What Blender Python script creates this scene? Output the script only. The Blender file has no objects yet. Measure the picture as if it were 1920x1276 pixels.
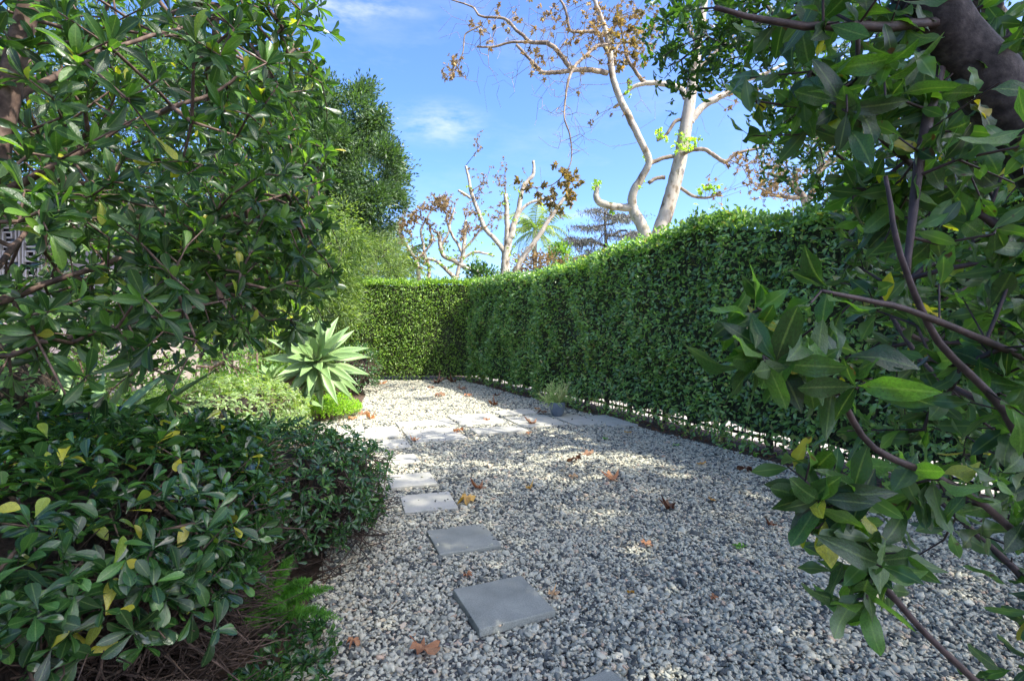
import bpy, math, random
import numpy as np
from mathutils import Vector, Matrix, noise as mnoise

random.seed(7)
rng = np.random.default_rng(7)
scene = bpy.context.scene
COL = scene.collection
PI = math.pi

# ------------------------------------------------------------------ camera, sky, sun, exposure
FPX, CAMH, HORY = 980.0, 1.4, 620.0          # focal length in photo pixels, eye height, horizon row
cam_d = bpy.data.cameras.new("camera")
cam_d.sensor_width = 36.0
cam_d.lens = 36.0 * FPX / 1920.0
cam_d.shift_y = -(638.0 - HORY) / 1920.0
cam_d.clip_start = 0.05
cam_d.clip_end = 2000.0
cam = bpy.data.objects.new("camera", cam_d)
COL.objects.link(cam)
cam.location = (0, 0, CAMH)
cam.rotation_euler = (math.radians(90), 0, 0)
scene.camera = cam

SUN = Vector((0.54, -0.32, 0.78)).normalized()
SUN_EL = math.asin(SUN.z)
SUN_AZ = math.atan2(SUN.x, SUN.y)            # clockwise from +Y

world = bpy.data.worlds.new("World")
scene.world = world
world.use_nodes = True
wt = world.node_tree
wt.nodes.clear()


def nd(t, kind, **kw):
    n = t.nodes.new(kind)
    for k, v in kw.items():
        if hasattr(n, k):
            setattr(n, k, v)
    return n


w_out = nd(wt, "ShaderNodeOutputWorld")
w_bg = nd(wt, "ShaderNodeBackground")
w_bg.inputs["Strength"].default_value = 0.12
w_sky = nd(wt, "ShaderNodeTexSky", sky_type="NISHITA", sun_disc=False)
w_sky.sun_elevation = SUN_EL
w_sky.sun_rotation = SUN_AZ
w_sky.altitude = 60
w_sky.air_density = 0.6
w_sky.dust_density = 2.5
w_sky.ozone_density = 3.5
w_hsv = nd(wt, "ShaderNodeHueSaturation")
w_hsv.inputs["Saturation"].default_value = 1.2
w_hsv.inputs["Hue"].default_value = 0.505
w_hsv.inputs["Value"].default_value = 1.0
wt.links.new(w_sky.outputs[0], w_hsv.inputs["Color"])
# thin high cloud: stretched noise, denser in two small wisps
w_tc = nd(wt, "ShaderNodeTexCoord")
w_map = nd(wt, "ShaderNodeMapping")
w_map.inputs["Scale"].default_value = (2.2, 2.2, 7.0)
w_noise = nd(wt, "ShaderNodeTexNoise")
w_noise.inputs["Scale"].default_value = 1.6
w_noise.inputs["Detail"].default_value = 9
w_noise.inputs["Roughness"].default_value = 0.62
wt.links.new(w_tc.outputs["Generated"], w_map.inputs[0])
wt.links.new(w_map.outputs[0], w_noise.inputs["Vector"])
w_ramp = nd(wt, "ShaderNodeValToRGB")
w_ramp.color_ramp.elements[0].position = 0.50
w_ramp.color_ramp.elements[0].color = (0, 0, 0, 1)
w_ramp.color_ramp.elements[1].position = 0.78
w_ramp.color_ramp.elements[1].color = (0.16, 0.16, 0.16, 1)
wt.links.new(w_noise.outputs[0], w_ramp.inputs[0])


def wisp(px, py, sx, sz, amp):
    d = Vector(((px - 960) / FPX, 1.0, (HORY - py) / FPX)).normalized()
    sub = nd(wt, "ShaderNodeVectorMath", operation="SUBTRACT")
    sub.inputs[1].default_value = d
    wt.links.new(w_tc.outputs["Generated"], sub.inputs[0])
    mul = nd(wt, "ShaderNodeVectorMath", operation="MULTIPLY")
    mul.inputs[1].default_value = (1 / sx, 1 / sx, 1 / sz)
    wt.links.new(sub.outputs[0], mul.inputs[0])
    ln = nd(wt, "ShaderNodeVectorMath", operation="LENGTH")
    wt.links.new(mul.outputs[0], ln.inputs[0])
    mr = nd(wt, "ShaderNodeMapRange", interpolation_type="SMOOTHSTEP")
    mr.inputs["From Min"].default_value = 1.0
    mr.inputs["From Max"].default_value = 0.0
    mr.inputs["To Min"].default_value = 0.0
    mr.inputs["To Max"].default_value = amp
    wt.links.new(ln.outputs["Value"], mr.inputs["Value"])
    n2 = nd(wt, "ShaderNodeTexNoise")
    n2.inputs["Scale"].default_value = 9
    n2.inputs["Detail"].default_value = 8
    n2.inputs["Roughness"].default_value = 0.6
    wt.links.new(w_map.outputs[0], n2.inputs["Vector"])
    m2 = nd(wt, "ShaderNodeMath", operation="MULTIPLY")
    wt.links.new(mr.outputs[0], m2.inputs[0])
    r2 = nd(wt, "ShaderNodeMapRange")
    r2.inputs["From Min"].default_value = 0.35
    r2.inputs["From Max"].default_value = 0.65
    wt.links.new(n2.outputs[0], r2.inputs["Value"])
    wt.links.new(r2.outputs[0], m2.inputs[1])
    return m2.outputs[0]


acc = w_ramp.outputs[0]
for args in [(825, 232, 0.12, 0.05, 0.42), (600, 18, 0.12, 0.028, 0.5), (700, 10, 0.12, 0.02, 0.3), (1090, 400, 0.09, 0.02, 0.3)]:
    ad = nd(wt, "ShaderNodeMath", operation="ADD", use_clamp=True)
    wt.links.new(acc, ad.inputs[0])
    wt.links.new(wisp(*args), ad.inputs[1])
    acc = ad.outputs[0]
w_mix = nd(wt, "ShaderNodeMixRGB")
w_mix.inputs[2].default_value = (2.3, 2.4, 2.5, 1)
wt.links.new(acc, w_mix.inputs[0])
wt.links.new(w_hsv.outputs[0], w_mix.inputs[1])
wt.links.new(w_mix.outputs[0], w_bg.inputs["Color"])
wt.links.new(w_bg.outputs[0], w_out.inputs["Surface"])

sun_d = bpy.data.lights.new("sun", "SUN")
sun_d.energy = 2.1
sun_d.angle = math.radians(0.55)
sun_d.color = (1.0, 0.945, 0.86)
sun = bpy.data.objects.new("sun", sun_d)
COL.objects.link(sun)
sun.rotation_euler = SUN.to_track_quat("Z", "Y").to_euler()

scene.view_settings.view_transform = "Standard"
scene.view_settings.look = "None"
scene.view_settings.exposure = 2.27
scene.view_settings.gamma = 1.0
scene.view_settings.use_curve_mapping = False
scene.cycles.max_bounces = 8
scene.cycles.diffuse_bounces = 4
scene.cycles.transmission_bounces = 4
scene.cycles.sample_clamp_indirect = 6.0


# ------------------------------------------------------------------ helpers: pixels of the photo to places
def P(x, y, Y):
    return np.array([(x - 960) / FPX * Y, Y, CAMH - (y - HORY) / FPX * Y])


def G(x, y):
    Y = FPX * CAMH / (y - HORY)
    return np.array([(x - 960) / FPX * Y, Y, 0.0])


def unit(v):
    v = np.asarray(v, float)
    return v / np.maximum(np.linalg.norm(v, axis=-1, keepdims=True), 1e-9)


# ------------------------------------------------------------------ helpers: materials
def mat_new(name):
    m = bpy.data.materials.new(name)
    m.use_nodes = True
    t = m.node_tree
    t.nodes.clear()
    out = nd(t, "ShaderNodeOutputMaterial")
    return m, t, out


def ramp(t, fac, stops, interp="LINEAR"):
    r = nd(t, "ShaderNodeValToRGB")
    r.color_ramp.interpolation = interp
    els = r.color_ramp.elements
    while len(els) > 1:
        els.remove(els[-1])
    els[0].position = stops[0][0]
    els[0].color = (*stops[0][1], 1)
    for p, c in stops[1:]:
        e = els.new(p)
        e.color = (*c, 1)
    t.links.new(fac, r.inputs[0])
    return r.outputs[0]


def tex_noise(t, scale, detail=4, rough=0.55, vec=None):
    n = nd(t, "ShaderNodeTexNoise")
    n.inputs["Scale"].default_value = scale
    n.inputs["Detail"].default_value = detail
    n.inputs["Roughness"].default_value = rough
    if vec is None:
        tc = nd(t, "ShaderNodeTexCoord")
        vec = tc.outputs["Object"]
    t.links.new(vec, n.inputs["Vector"])
    return n.outputs[0]


def rnd_value(t):
    a = nd(t, "ShaderNodeAttribute", attribute_name="rnd")
    o = nd(t, "ShaderNodeObjectInfo")
    s = nd(t, "ShaderNodeMath", operation="ADD")
    t.links.new(a.outputs["Fac"], s.inputs[0])
    t.links.new(o.outputs["Random"], s.inputs[1])
    f = nd(t, "ShaderNodeMath", operation="FRACT")
    t.links.new(s.outputs[0], f.inputs[0])
    return f.outputs[0]


def leaf_mat(name, stops, trans=0.32, rough=0.38, midrib=0.35, spots=0.0, tint=(1.25, 1.35, 0.35), spec=0.5, edge=0.0, vein=(0.30, 0.40, 0.14), under=(0.16, 0.24, 0.10)):
    m, t, out = mat_new(name)
    rv = rnd_value(t)
    base = ramp(t, rv, stops)
    uv = nd(t, "ShaderNodeUVMap", uv_map="UVMap")
    sep = nd(t, "ShaderNodeSeparateXYZ")
    t.links.new(uv.outputs[0], sep.inputs[0])
    # lighter vein down the middle
    d = nd(t, "ShaderNodeMath", operation="SUBTRACT")
    d.inputs[1].default_value = 0.5
    t.links.new(sep.outputs[0], d.inputs[0])
    ab = nd(t, "ShaderNodeMath", operation="ABSOLUTE")
    t.links.new(d.outputs[0], ab.inputs[0])
    mr = nd(t, "ShaderNodeMapRange")
    mr.inputs["From Min"].default_value = 0.07
    mr.inputs["From Max"].default_value = 0.02
    mr.inputs["To Max"].default_value = midrib
    t.links.new(ab.outputs[0], mr.inputs["Value"])
    mx = nd(t, "ShaderNodeMixRGB")
    mx.inputs[2].default_value = (*vein, 1)
    t.links.new(mr.outputs[0], mx.inputs[0])
    t.links.new(base, mx.inputs[1])
    col = mx.outputs[0]
    if edge > 0:
        me = nd(t, "ShaderNodeMapRange")
        me.inputs["From Min"].default_value = 0.36
        me.inputs["From Max"].default_value = 0.5
        me.inputs["To Max"].default_value = edge
        t.links.new(ab.outputs[0], me.inputs["Value"])
        mxe = nd(t, "ShaderNodeMixRGB")
        mxe.inputs[2].default_value = (0.62, 0.68, 0.38, 1)
        t.links.new(me.outputs[0], mxe.inputs[0])
        t.links.new(col, mxe.inputs[1])
        col = mxe.outputs[0]
    # unevenness of the blade
    nz = tex_noise(t, 22, 3)
    hv = nd(t, "ShaderNodeHueSaturation")
    m1 = nd(t, "ShaderNodeMapRange")
    m1.inputs["From Min"].default_value = 0.3
    m1.inputs["From Max"].default_value = 0.7
    m1.inputs["To Min"].default_value = 0.75
    m1.inputs["To Max"].default_value = 1.25
    t.links.new(nz, m1.inputs["Value"])
    t.links.new(m1.outputs[0], hv.inputs["Value"])
    t.links.new(col, hv.inputs["Color"])
    col = hv.outputs[0]
    if spots > 0:
        n2 = tex_noise(t, 30, 2)
        gt = nd(t, "ShaderNodeMapRange")
        gt.inputs["From Min"].default_value = 0.70 - spots * 0.1
        gt.inputs["From Max"].default_value = 0.74 - spots * 0.1
        t.links.new(n2, gt.inputs["Value"])
        ms = nd(t, "ShaderNodeMixRGB")
        ms.inputs[2].default_value = (0.05, 0.025, 0.01, 1)
        t.links.new(gt.outputs[0], ms.inputs[0])
        t.links.new(col, ms.inputs[1])
        col = ms.outputs[0]
    # the underside is paler and duller
    geo = nd(t, "ShaderNodeNewGeometry")
    mb = nd(t, "ShaderNodeMixRGB")
    mb.inputs[2].default_value = (*under, 1)
    bf = nd(t, "ShaderNodeMath", operation="MULTIPLY")
    bf.inputs[1].default_value = 0.35
    t.links.new(geo.outputs["Backfacing"], bf.inputs[0])
    t.links.new(bf.outputs[0], mb.inputs[0])
    t.links.new(col, mb.inputs[1])
    pb = nd(t, "ShaderNodeBsdfPrincipled")
    t.links.new(mb.outputs[0], pb.inputs["Base Color"])
    pb.inputs["Roughness"].default_value = rough
    pb.inputs["Specular IOR Level"].default_value = spec
    bp = nd(t, "ShaderNodeBump")
    bp.inputs["Strength"].default_value = 0.25
    bp.inputs["Distance"].default_value = 0.01
    t.links.new(nz, bp.inputs["Height"])
    t.links.new(bp.outputs[0], pb.inputs["Normal"])
    tr = nd(t, "ShaderNodeBsdfTranslucent")
    tc = nd(t, "ShaderNodeMixRGB", blend_type="MULTIPLY")
    tc.inputs[0].default_value = 1.0
    tc.inputs[2].default_value = (*[min(3.5, 2.6 * v) for v in tint], 1)
    t.links.new(col, tc.inputs[1])
    t.links.new(tc.outputs[0], tr.inputs[0])
    ms = nd(t, "ShaderNodeMixShader")
    ms.inputs[0].default_value = trans
    t.links.new(pb.outputs[0], ms.inputs[1])
    t.links.new(tr.outputs[0], ms.inputs[2])
    t.links.new(ms.outputs[0], out.inputs[0])
    return m


def surf_mat(name, stops, scale=8, rough=0.8, bump=0.3, detail=6, dist=0.02, stretch=(1, 1, 1), use_rnd=0.0, spec=0.4, speck=None):
    m, t, out = mat_new(name)
    tc = nd(t, "ShaderNodeTexCoord")
    mp = nd(t, "ShaderNodeMapping")
    mp.inputs["Scale"].default_value = stretch
    t.links.new(tc.outputs["Object"], mp.inputs[0])
    nz = tex_noise(t, scale, detail, 0.6, mp.outputs[0])
    fac = nz
    if use_rnd > 0:
        rv = rnd_value(t)
        mr = nd(t, "ShaderNodeMapRange")
        mr.inputs["To Min"].default_value = -use_rnd
        mr.inputs["To Max"].default_value = use_rnd
        t.links.new(rv, mr.inputs["Value"])
        ad = nd(t, "ShaderNodeMath", operation="ADD")
        t.links.new(nz, ad.inputs[0])
        t.links.new(mr.outputs[0], ad.inputs[1])
        fac = ad.outputs[0]
    col = ramp(t, fac, stops)
    if speck:
        n2 = tex_noise(t, speck[0], 2, 0.5)
        c2 = ramp(t, n2, [(0.30, (speck[1],) * 3), (0.5, (1, 1, 1)), (0.7, (speck[2],) * 3)])
        mm = nd(t, "ShaderNodeMixRGB", blend_type="MULTIPLY")
        mm.inputs[0].default_value = 1
        t.links.new(col, mm.inputs[1])
        t.links.new(c2, mm.inputs[2])
        col = mm.outputs[0]
    pb = nd(t, "ShaderNodeBsdfPrincipled")
    t.links.new(col, pb.inputs["Base Color"])
    pb.inputs["Roughness"].default_value = rough
    pb.inputs["Specular IOR Level"].default_value = spec
    bp = nd(t, "ShaderNodeBump")
    bp.inputs["Strength"].default_value = bump
    bp.inputs["Distance"].default_value = dist
    t.links.new(nz, bp.inputs["Height"])
    t.links.new(bp.outputs[0], pb.inputs["Normal"])
    t.links.new(pb.outputs[0], out.inputs[0])
    return m


# ------------------------------------------------------------------ helpers: objects
def mesh_arrays(name, verts, faces, mat, smooth=True, rnd=None, uv=None):
    """one mesh from numpy arrays; faces is (m, 3) or (m, 4)"""
    verts = np.asarray(verts, np.float32)
    faces = np.asarray(faces, np.int32)
    me = bpy.data.meshes.new(name)
    k = faces.shape[1]
    me.vertices.add(len(verts))
    me.vertices.foreach_set("co", verts.ravel())
    me.loops.add(faces.size)
    me.loops.foreach_set("vertex_index", faces.ravel())
    me.polygons.add(len(faces))
    me.polygons.foreach_set("loop_start", np.arange(0, faces.size, k, dtype=np.int32))
    me.polygons.foreach_set("use_smooth", np.full(len(faces), smooth))
    if rnd is not None:
        a = me.attributes.new("rnd", "FLOAT", "FACE")
        a.data.foreach_set("value", np.asarray(rnd, np.float32))
    if uv is not None:
        l = me.uv_layers.new(name="UVMap")
        l.data.foreach_set("uv", np.asarray(uv, np.float32)[faces.ravel()].ravel())
    me.update(calc_edges=True)
    if mat:
        me.materials.append(mat)
    return me


def link(name, me, parent=None, loc=None):
    o = bpy.data.objects.new(name, me)
    COL.objects.link(o)
    if parent is not None:
        o.parent = parent
    if loc is not None:
        o.location = loc
    return o


def tag(o, label=None, cat=None, group=None, kind=None):
    if label:
        o["label"] = label
    if cat:
        o["category"] = cat
    if group:
        o["group"] = group
    if kind:
        o["kind"] = kind
    return o


class Thing:
    """an Empty at the thing's base; children are built in world coordinates and moved under it"""

    def __init__(self, name, label, cat, base=(0, 0, 0), group=None):
        self.base = np.array(base, float)
        self.e = bpy.data.objects.new(name, None)
        self.e.empty_display_size = 0.1
        COL.objects.link(self.e)
        self.e.location = base
        tag(self.e, label, cat, group)

    def part(self, name, verts, faces, mat, smooth=True, rnd=None, uv=None, stuff=False, parent=None, label=None):
        v = np.asarray(verts, float) - self.base
        o = link(name, mesh_arrays(name, v, faces, mat, smooth, rnd, uv), parent or self.e)
        if stuff:
            o["kind"] = "stuff"
        if label:
            o["label"] = label
        return o


def tubes(lines, sides=6, cap=True, rough=0.0):
    """lines: list of (points (n,3), radii (n,)) -> verts, quads"""
    V, Fq = [], []
    off = 0
    ang = np.linspace(0, 2 * PI, sides, endpoint=False)
    for pts, rad in lines:
        pts = np.asarray(pts, float)
        rad = np.broadcast_to(np.asarray(rad, float), (len(pts),))
        if len(pts) < 2:
            continue
        tg = np.gradient(pts, axis=0)
        tg = unit(tg)
        ref = np.array([0.0, 0, 1]) if abs(tg[0][2]) < 0.9 else np.array([1.0, 0, 0])
        a = unit(np.cross(tg[0], ref))
        rings = []
        for i in range(len(pts)):
            a = unit(a - tg[i] * np.dot(a, tg[i]))
            b = np.cross(tg[i], a)
            rr = rad[i]
            if rough:
                rr = rr * (1 + rough * (rng.random(sides)[:, None] - 0.5))
            rings.append(pts[i] + rr * (np.cos(ang)[:, None] * a + np.sin(ang)[:, None] * b))
        n = len(pts)
        V.append(np.concatenate(rings))
        j = np.arange(sides)
        jn = (j + 1) % sides
        for i in range(n - 1):
            Fq.append(np.stack([off + i * sides + j, off + i * sides + jn, off + (i + 1) * sides + jn, off + (i + 1) * sides + j], 1))
        if cap:
            for ring in (0, n - 1):
                base = off + ring * sides
                for q in range(1, sides - 2, 2):
                    Fq.append(np.array([[base, base + q, base + q + 1, base + (q + 2) % sides]]))
        off += n * sides
    return np.concatenate(V), np.concatenate(Fq)


def smooth_line(pts, rads, sub=4, wob=0.0):
    """Catmull-Rom through the points"""
    pts = np.asarray(pts, float)
    rads = np.asarray(rads, float)
    if len(pts) < 3:
        tt = np.linspace(0, 1, sub + 1)[:, None]
        return pts[0] * (1 - tt) + pts[-1] * tt, rads[0] * (1 - tt[:, 0]) + rads[-1] * tt[:, 0]
    p = np.vstack([2 * pts[0] - pts[1], pts, 2 * pts[-1] - pts[-2]])
    out, ro = [], []
    for i in range(1, len(p) - 2):
        for s in range(sub):
            t = s / sub
            q = 0.5 * ((2 * p[i]) + (-p[i - 1] + p[i + 1]) * t + (2 * p[i - 1] - 5 * p[i] + 4 * p[i + 1] - p[i + 2]) * t * t + (-p[i - 1] + 3 * p[i] - 3 * p[i + 1] + p[i + 2]) * t ** 3)
            r = rads[i - 1] * (1 - t) + rads[i] * t
            out.append(q + (rng.normal(size=3) * wob * r if wob else 0))
            ro.append(r * (1 + (wob * 0.25 * rng.normal() if wob else 0)))
    out.append(pts[-1])
    ro.append(rads[-1])
    return np.array(out), np.array(ro)


# leaf outlines: rows along the blade -> (verts, quads, uv); x along, y across, z up
def blade_template(stations, fold=0.18, curl=-0.25, wave=0.0, twist=0.0):
    vs, uv = [], []
    for i, (u, w) in enumerate(stations):
        z = curl * u * u
        wv = wave * math.sin(i * 1.15 + 0.6)
        for s in (-1, 0, 1):
            tw = twist * u * s
            vs.append((u, s * w, z + abs(s) * fold * w * 2 + s * wv * w + tw * w))
            uv.append((0.5 + 0.5 * s, u))
    fs = []
    for i in range(len(stations) - 1):
        b = i * 3
        fs += [(b, b + 3, b + 4, b + 1), (b + 1, b + 4, b + 5, b + 2)]
    return np.array(vs), np.array(fs), np.array(uv)


OBOV = [(0, .025), (.12, .035), (.28, .09), (.45, .165), (.60, .225), (.74, .25), (.86, .225), (.94, .15), (.985, .06), (1, .01)]
OBOV_LO = [(0, .03), (.42, .16), (.78, .25), (1, .02)]
ELLI = [(0, .018), (.07, .022), (.14, .06), (.24, .14), (.36, .21), (.48, .25), (.60, .26), (.72, .23), (.83, .17), (.92, .095), (.97, .04), (1, .006)]
ELLI_LO = [(0, .03), (.3, .22), (.65, .22), (1, .01)]
LANC = [(0, .02), (.25, .07), (.5, .08), (.8, .045), (1, .004)]
T_OBOV = [blade_template(OBOV, f, c, w, tw) for f, c, w, tw in [(.12, -.15, .05, 0), (.2, -.35, .0, .2), (.08, .12, .08, -.2), (.25, -.55, .05, .1), (.15, -.05, -.06, .3)]]
T_OBOV_LO = blade_template(OBOV_LO, .16, -.25)
T_ELLI = [blade_template(ELLI, f, c, w, tw) for f, c, w, tw in [(.08, -.15, .22, .1), (.14, -.45, .30, .4), (.05, .15, .2, -.4), (.18, -.8, .3, .3), (.07, -.3, -.3, .5)]]
T_ELLI_LO = blade_template(ELLI_LO, .2, -.25, .1)
T_LANC = blade_template(LANC, .12, -.35)
# two-triangle leaf for far or small foliage
T_TINY = (np.array([(0, 0, 0), (.5, .27, .07), (1, 0, -.06), (.5, -.27, .07)]), np.array([(0, 1, 2), (0, 2, 3)]), np.array([(.5, 0), (1, .5), (.5, 1), (0, .5)]))
T_MID = (np.array([(0, 0, 0), (.35, .22, .07), (.75, .20, .05), (1, 0, -.08), (.75, -.20, .05), (.35, -.22, .07)]), np.array([(0, 3, 2, 1), (0, 5, 4, 3)]), np.array([(.5, 0), (1, .35), (1, .75), (.5, 1), (0, .75), (0, .35)]))
T_TINY_NARROW = (np.array([(0, 0, 0), (.5, .09, .03), (1, 0, -.1), (.5, -.09, .03)]), np.array([(0, 1, 2), (0, 2, 3)]), T_TINY[2])


def star_template(lobes=5, curl=0.25, depth=0.5):
    """a lobed sycamore leaf, stalk at the origin, x towards the tip"""
    spec = [(180, .10), (150, .42), (128, .55), (112, .34), (75, .60), (66, .92), (52, .55), (38, .36), (22, .62), (10, .80), (0, 1.02)]
    out = [(a, r) for a, r in spec] + [(-a, r) for a, r in reversed(spec[1:-1])]
    out = [(a + random.uniform(-4, 4), r * (1 + 0.24 * random.uniform(-1, 1))) for a, r in out]
    vs = [(0.12, 0, 0)]
    for a, r in out:
        x, y = 0.45 * 0 + r * math.cos(math.radians(a)) * 0.62 + 0.12, r * math.sin(math.radians(a)) * 0.62
        rr = math.hypot(x - .12, y)
        vs.append((x, y, curl * rr * rr * 1.6 + depth * 0.15 * math.sin(a * 0.11)))
    n = len(out)
    fs = [(0, 1 + i, 1 + (i + 1) % n) for i in range(n)]
    v = np.array(vs)
    uv = np.stack([np.clip(v[:, 1] + .5, 0, 1), v[:, 0]], 1)
    return v, np.array(fs), uv


T_STAR = [star_template(curl=c, depth=d) for c, d in [(.25, .5), (-.3, .8), (.6, .4), (.05, 1.0), (.9, .9)]]


class Leaves:
    """collected leaves: place, axis, normal, length, width factor"""

    def __init__(self):
        self.p, self.a, self.n, self.l, self.w = [], [], [], [], []

    def add(self, p, a, n, l, w=1.0):
        p = np.atleast_2d(p)
        k = len(p)
        self.p.append(p)
        self.a.append(np.broadcast_to(a, (k, 3)))
        self.n.append(np.broadcast_to(n, (k, 3)))
        self.l.append(np.broadcast_to(l, (k,)))
        self.w.append(np.broadcast_to(w, (k,)))

    def arrays(self):
        p, a, n, l, w = (np.concatenate(x).astype(float) for x in (self.p, self.a, self.n, self.l, self.w))
        a = unit(a)
        n = unit(n - a * np.sum(a * n, 1, keepdims=True))
        return p, a, n, l, w

    def whorls(self, tips, dirs, k, L, w=1.0, lo=45, hi=85, jit=0.15, back=0.0):
        tips, dirs = np.asarray(tips, float), unit(dirs)
        N = len(tips)
        ref = rng.normal(size=(N, 3))
        e1 = unit(np.cross(dirs, ref))
        e2 = np.cross(dirs, e1)
        for i in range(k):
            ph = 2 * PI * i / k * 1.0 + rng.random(N) * 0.7 + (i % 2) * 0.3
            th = np.radians(rng.uniform(lo, hi, N) - (15 if i % 3 == 0 else 0))
            rad = np.cos(ph)[:, None] * e1 + np.sin(ph)[:, None] * e2
            ax = np.cos(th)[:, None] * dirs + np.sin(th)[:, None] * rad
            ax = ax + rng.normal(size=(N, 3)) * jit
            nr = np.sin(th)[:, None] * dirs - np.cos(th)[:, None] * rad + rng.normal(size=(N, 3)) * jit
            ll = L * rng.uniform(0.65, 1.15, N)
            self.add(tips - dirs * (back * rng.random(N))[:, None], ax, nr, ll, w)


def build_leaves(thing, lv, mat, t_hi, t_lo, n_parts=0, name="leaf", rest="foliage", thin=None, lo_far=None, parent=None):
    """the largest in view as single leaf parts, the rest as one mesh"""
    p, a, n, l, w = lv.arrays()
    N = len(p)
    single = np.zeros(N, bool)
    if n_parts:
        mid = p + a * l[:, None] * .5
        x = mid[:, 0] / np.maximum(mid[:, 1], .05) * FPX
        y = (mid[:, 2] - CAMH) / np.maximum(mid[:, 1], .05) * FPX
        vis = (mid[:, 1] > .3) & (np.abs(x) < 985) & (y < 640) & (y > -680)
        score = np.where(vis, l / np.maximum(mid[:, 1], .3), 0)
        idx = np.argsort(-score)[:n_parts]
        idx = idx[score[idx] > 0]
        single[idx] = True
        meshes = []
        for k, tp in enumerate(t_hi):
            meshes.append(mesh_arrays(name, tp[0], tp[1], mat, True, np.full(len(tp[1]), 0.0), tp[2]))
        par = parent or thing.e
        for q, i in enumerate(idx):
            o = bpy.data.objects.new(name, meshes[q % len(meshes)])
            COL.objects.link(o)
            o.parent = par
            s = np.cross(n[i], a[i])
            M = Matrix(((a[i][0] * l[i], s[0] * l[i] * w[i], n[i][0] * l[i], p[i][0] - thing.base[0]),
                        (a[i][1] * l[i], s[1] * l[i] * w[i], n[i][1] * l[i], p[i][1] - thing.base[1]),
                        (a[i][2] * l[i], s[2] * l[i] * w[i], n[i][2] * l[i], p[i][2] - thing.base[2]), (0, 0, 0, 1)))
            o.matrix_local = M
    keep = ~single
    p, a, n, l, w = p[keep], a[keep], n[keep], l[keep], w[keep]
    if len(p):
        s = np.cross(n, a)
        near = np.zeros(len(p), bool)
        if lo_far is not None:
            near = p[:, 1] < lo_far
        for sel, tp in ((near, t_hi[0]), (~near, t_lo)):
            if not sel.any():
                continue
            tv, tf, tu = tp
            pp, aa, nn_, ss, ll, ww = p[sel], a[sel], n[sel], s[sel], l[sel], w[sel]
            # individual curl
            cz = rng.uniform(0.4, 1.8, len(pp))
            V = pp[:, None] + aa[:, None] * (tv[None, :, :1] * ll[:, None, None]) + ss[:, None] * (tv[None, :, 1:2] * (ll * ww)[:, None, None]) + nn_[:, None] * (tv[None, :, 2:3] * (ll * cz)[:, None, None])
            K = len(tv)
            Fc = tf[None] + (np.arange(len(pp)) * K)[:, None, None]
            r = np.repeat(rng.random(len(pp)), len(tf))
            uv = np.tile(tu, (len(pp), 1))
            thing.part(rest, V.reshape(-1, 3), Fc.reshape(-1, tf.shape[1]), mat, True, r, uv, stuff=True, parent=parent)


def grow(roots, tips, r_tip=0.003, r_pow=0.5, step=0.18, pull=0.35, wob=0.12, sides=5, up=0.0, rmax=0.03):
    """join every tip to the nearest point of the growing branch work; roots: list of (pts, rads)
    returns tube lines and the direction in which each tip arrives"""
    nodes = [np.asarray(p, float) for p, r in roots]
    pos = np.concatenate(nodes)
    par = np.full(len(pos), -1)
    isroot = len(pos)
    tips = np.asarray(tips, float)
    d0 = np.min(np.linalg.norm(tips[:, None] - pos[None], axis=2), axis=1)
    order = np.argsort(d0)
    cap = isroot + len(tips) * 8 + 10
    P_ = np.zeros((cap, 3))
    P_[:isroot] = pos
    par_ = np.full(cap, -1)
    D = np.zeros(cap)
    n = isroot
    chains = []
    tdir = np.zeros((len(tips), 3))
    for ti in order:
        t = tips[ti]
        dist = np.linalg.norm(P_[:n] - t, axis=1) + pull * D[:n]
        j = int(np.argmin(dist))
        L = np.linalg.norm(t - P_[j])
        m = max(1, min(6, int(L / step)))
        ch = [j]
        prev = j
        side = rng.normal(size=3) * wob * L
        for k in range(1, m + 1):
            f = k / m
            q = P_[j] * (1 - f) + t * f + side * math.sin(PI * f) + np.array([0, 0, -up * L * math.sin(PI * f)])
            P_[n] = q
            par_[n] = prev
            D[n] = D[prev] + L / m
            prev = n
            ch.append(n)
            n += 1
        chains.append(ch)
        tdir[ti] = P_[ch[-1]] - P_[ch[-2]] if len(ch) > 1 else t - P_[j]
    cnt = np.zeros(n)
    for ch in chains:
        cnt[ch[-1]] += 1
    for i in range(n - 1, isroot - 1, -1):
        if par_[i] >= isroot:
            cnt[par_[i]] += cnt[i]
    rad = np.minimum(rmax, r_tip * np.maximum(cnt, 1) ** r_pow)
    lines = []
    for ch in chains:
        pts = P_[ch]
        rr = rad[ch].copy()
        if ch[0] < isroot:
            rr[0] = rr[1] * 1.15
        else:
            rr[0] = min(rad[ch[0]], rr[1] * 1.3)
        lines.append((pts, rr))
    return lines, unit(tdir)


def ellipsoid_pts(c, r, n, shell=0.0, zmin=-9e9, lump=0.0, seed=0):
    """points in an ellipsoid, pushed towards the shell; lump makes an uneven outline"""
    v = unit(rng.normal(size=(n, 3)))
    rr = rng.random(n) ** (1 / 3)
    if shell:
        rr = shell + (1 - shell) * rr
    if lump:
        k = np.array([1 + lump * mnoise.noise(Vector(tuple(q * 2.2)) + Vector((seed * 7.3, seed, 0))) * 1.6 for q in v])
        rr = rr * k
    p = np.array(c) + v * rr[:, None] * np.array(r)
    return p[p[:, 2] > zmin], v[p[:, 2] > zmin]


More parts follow.
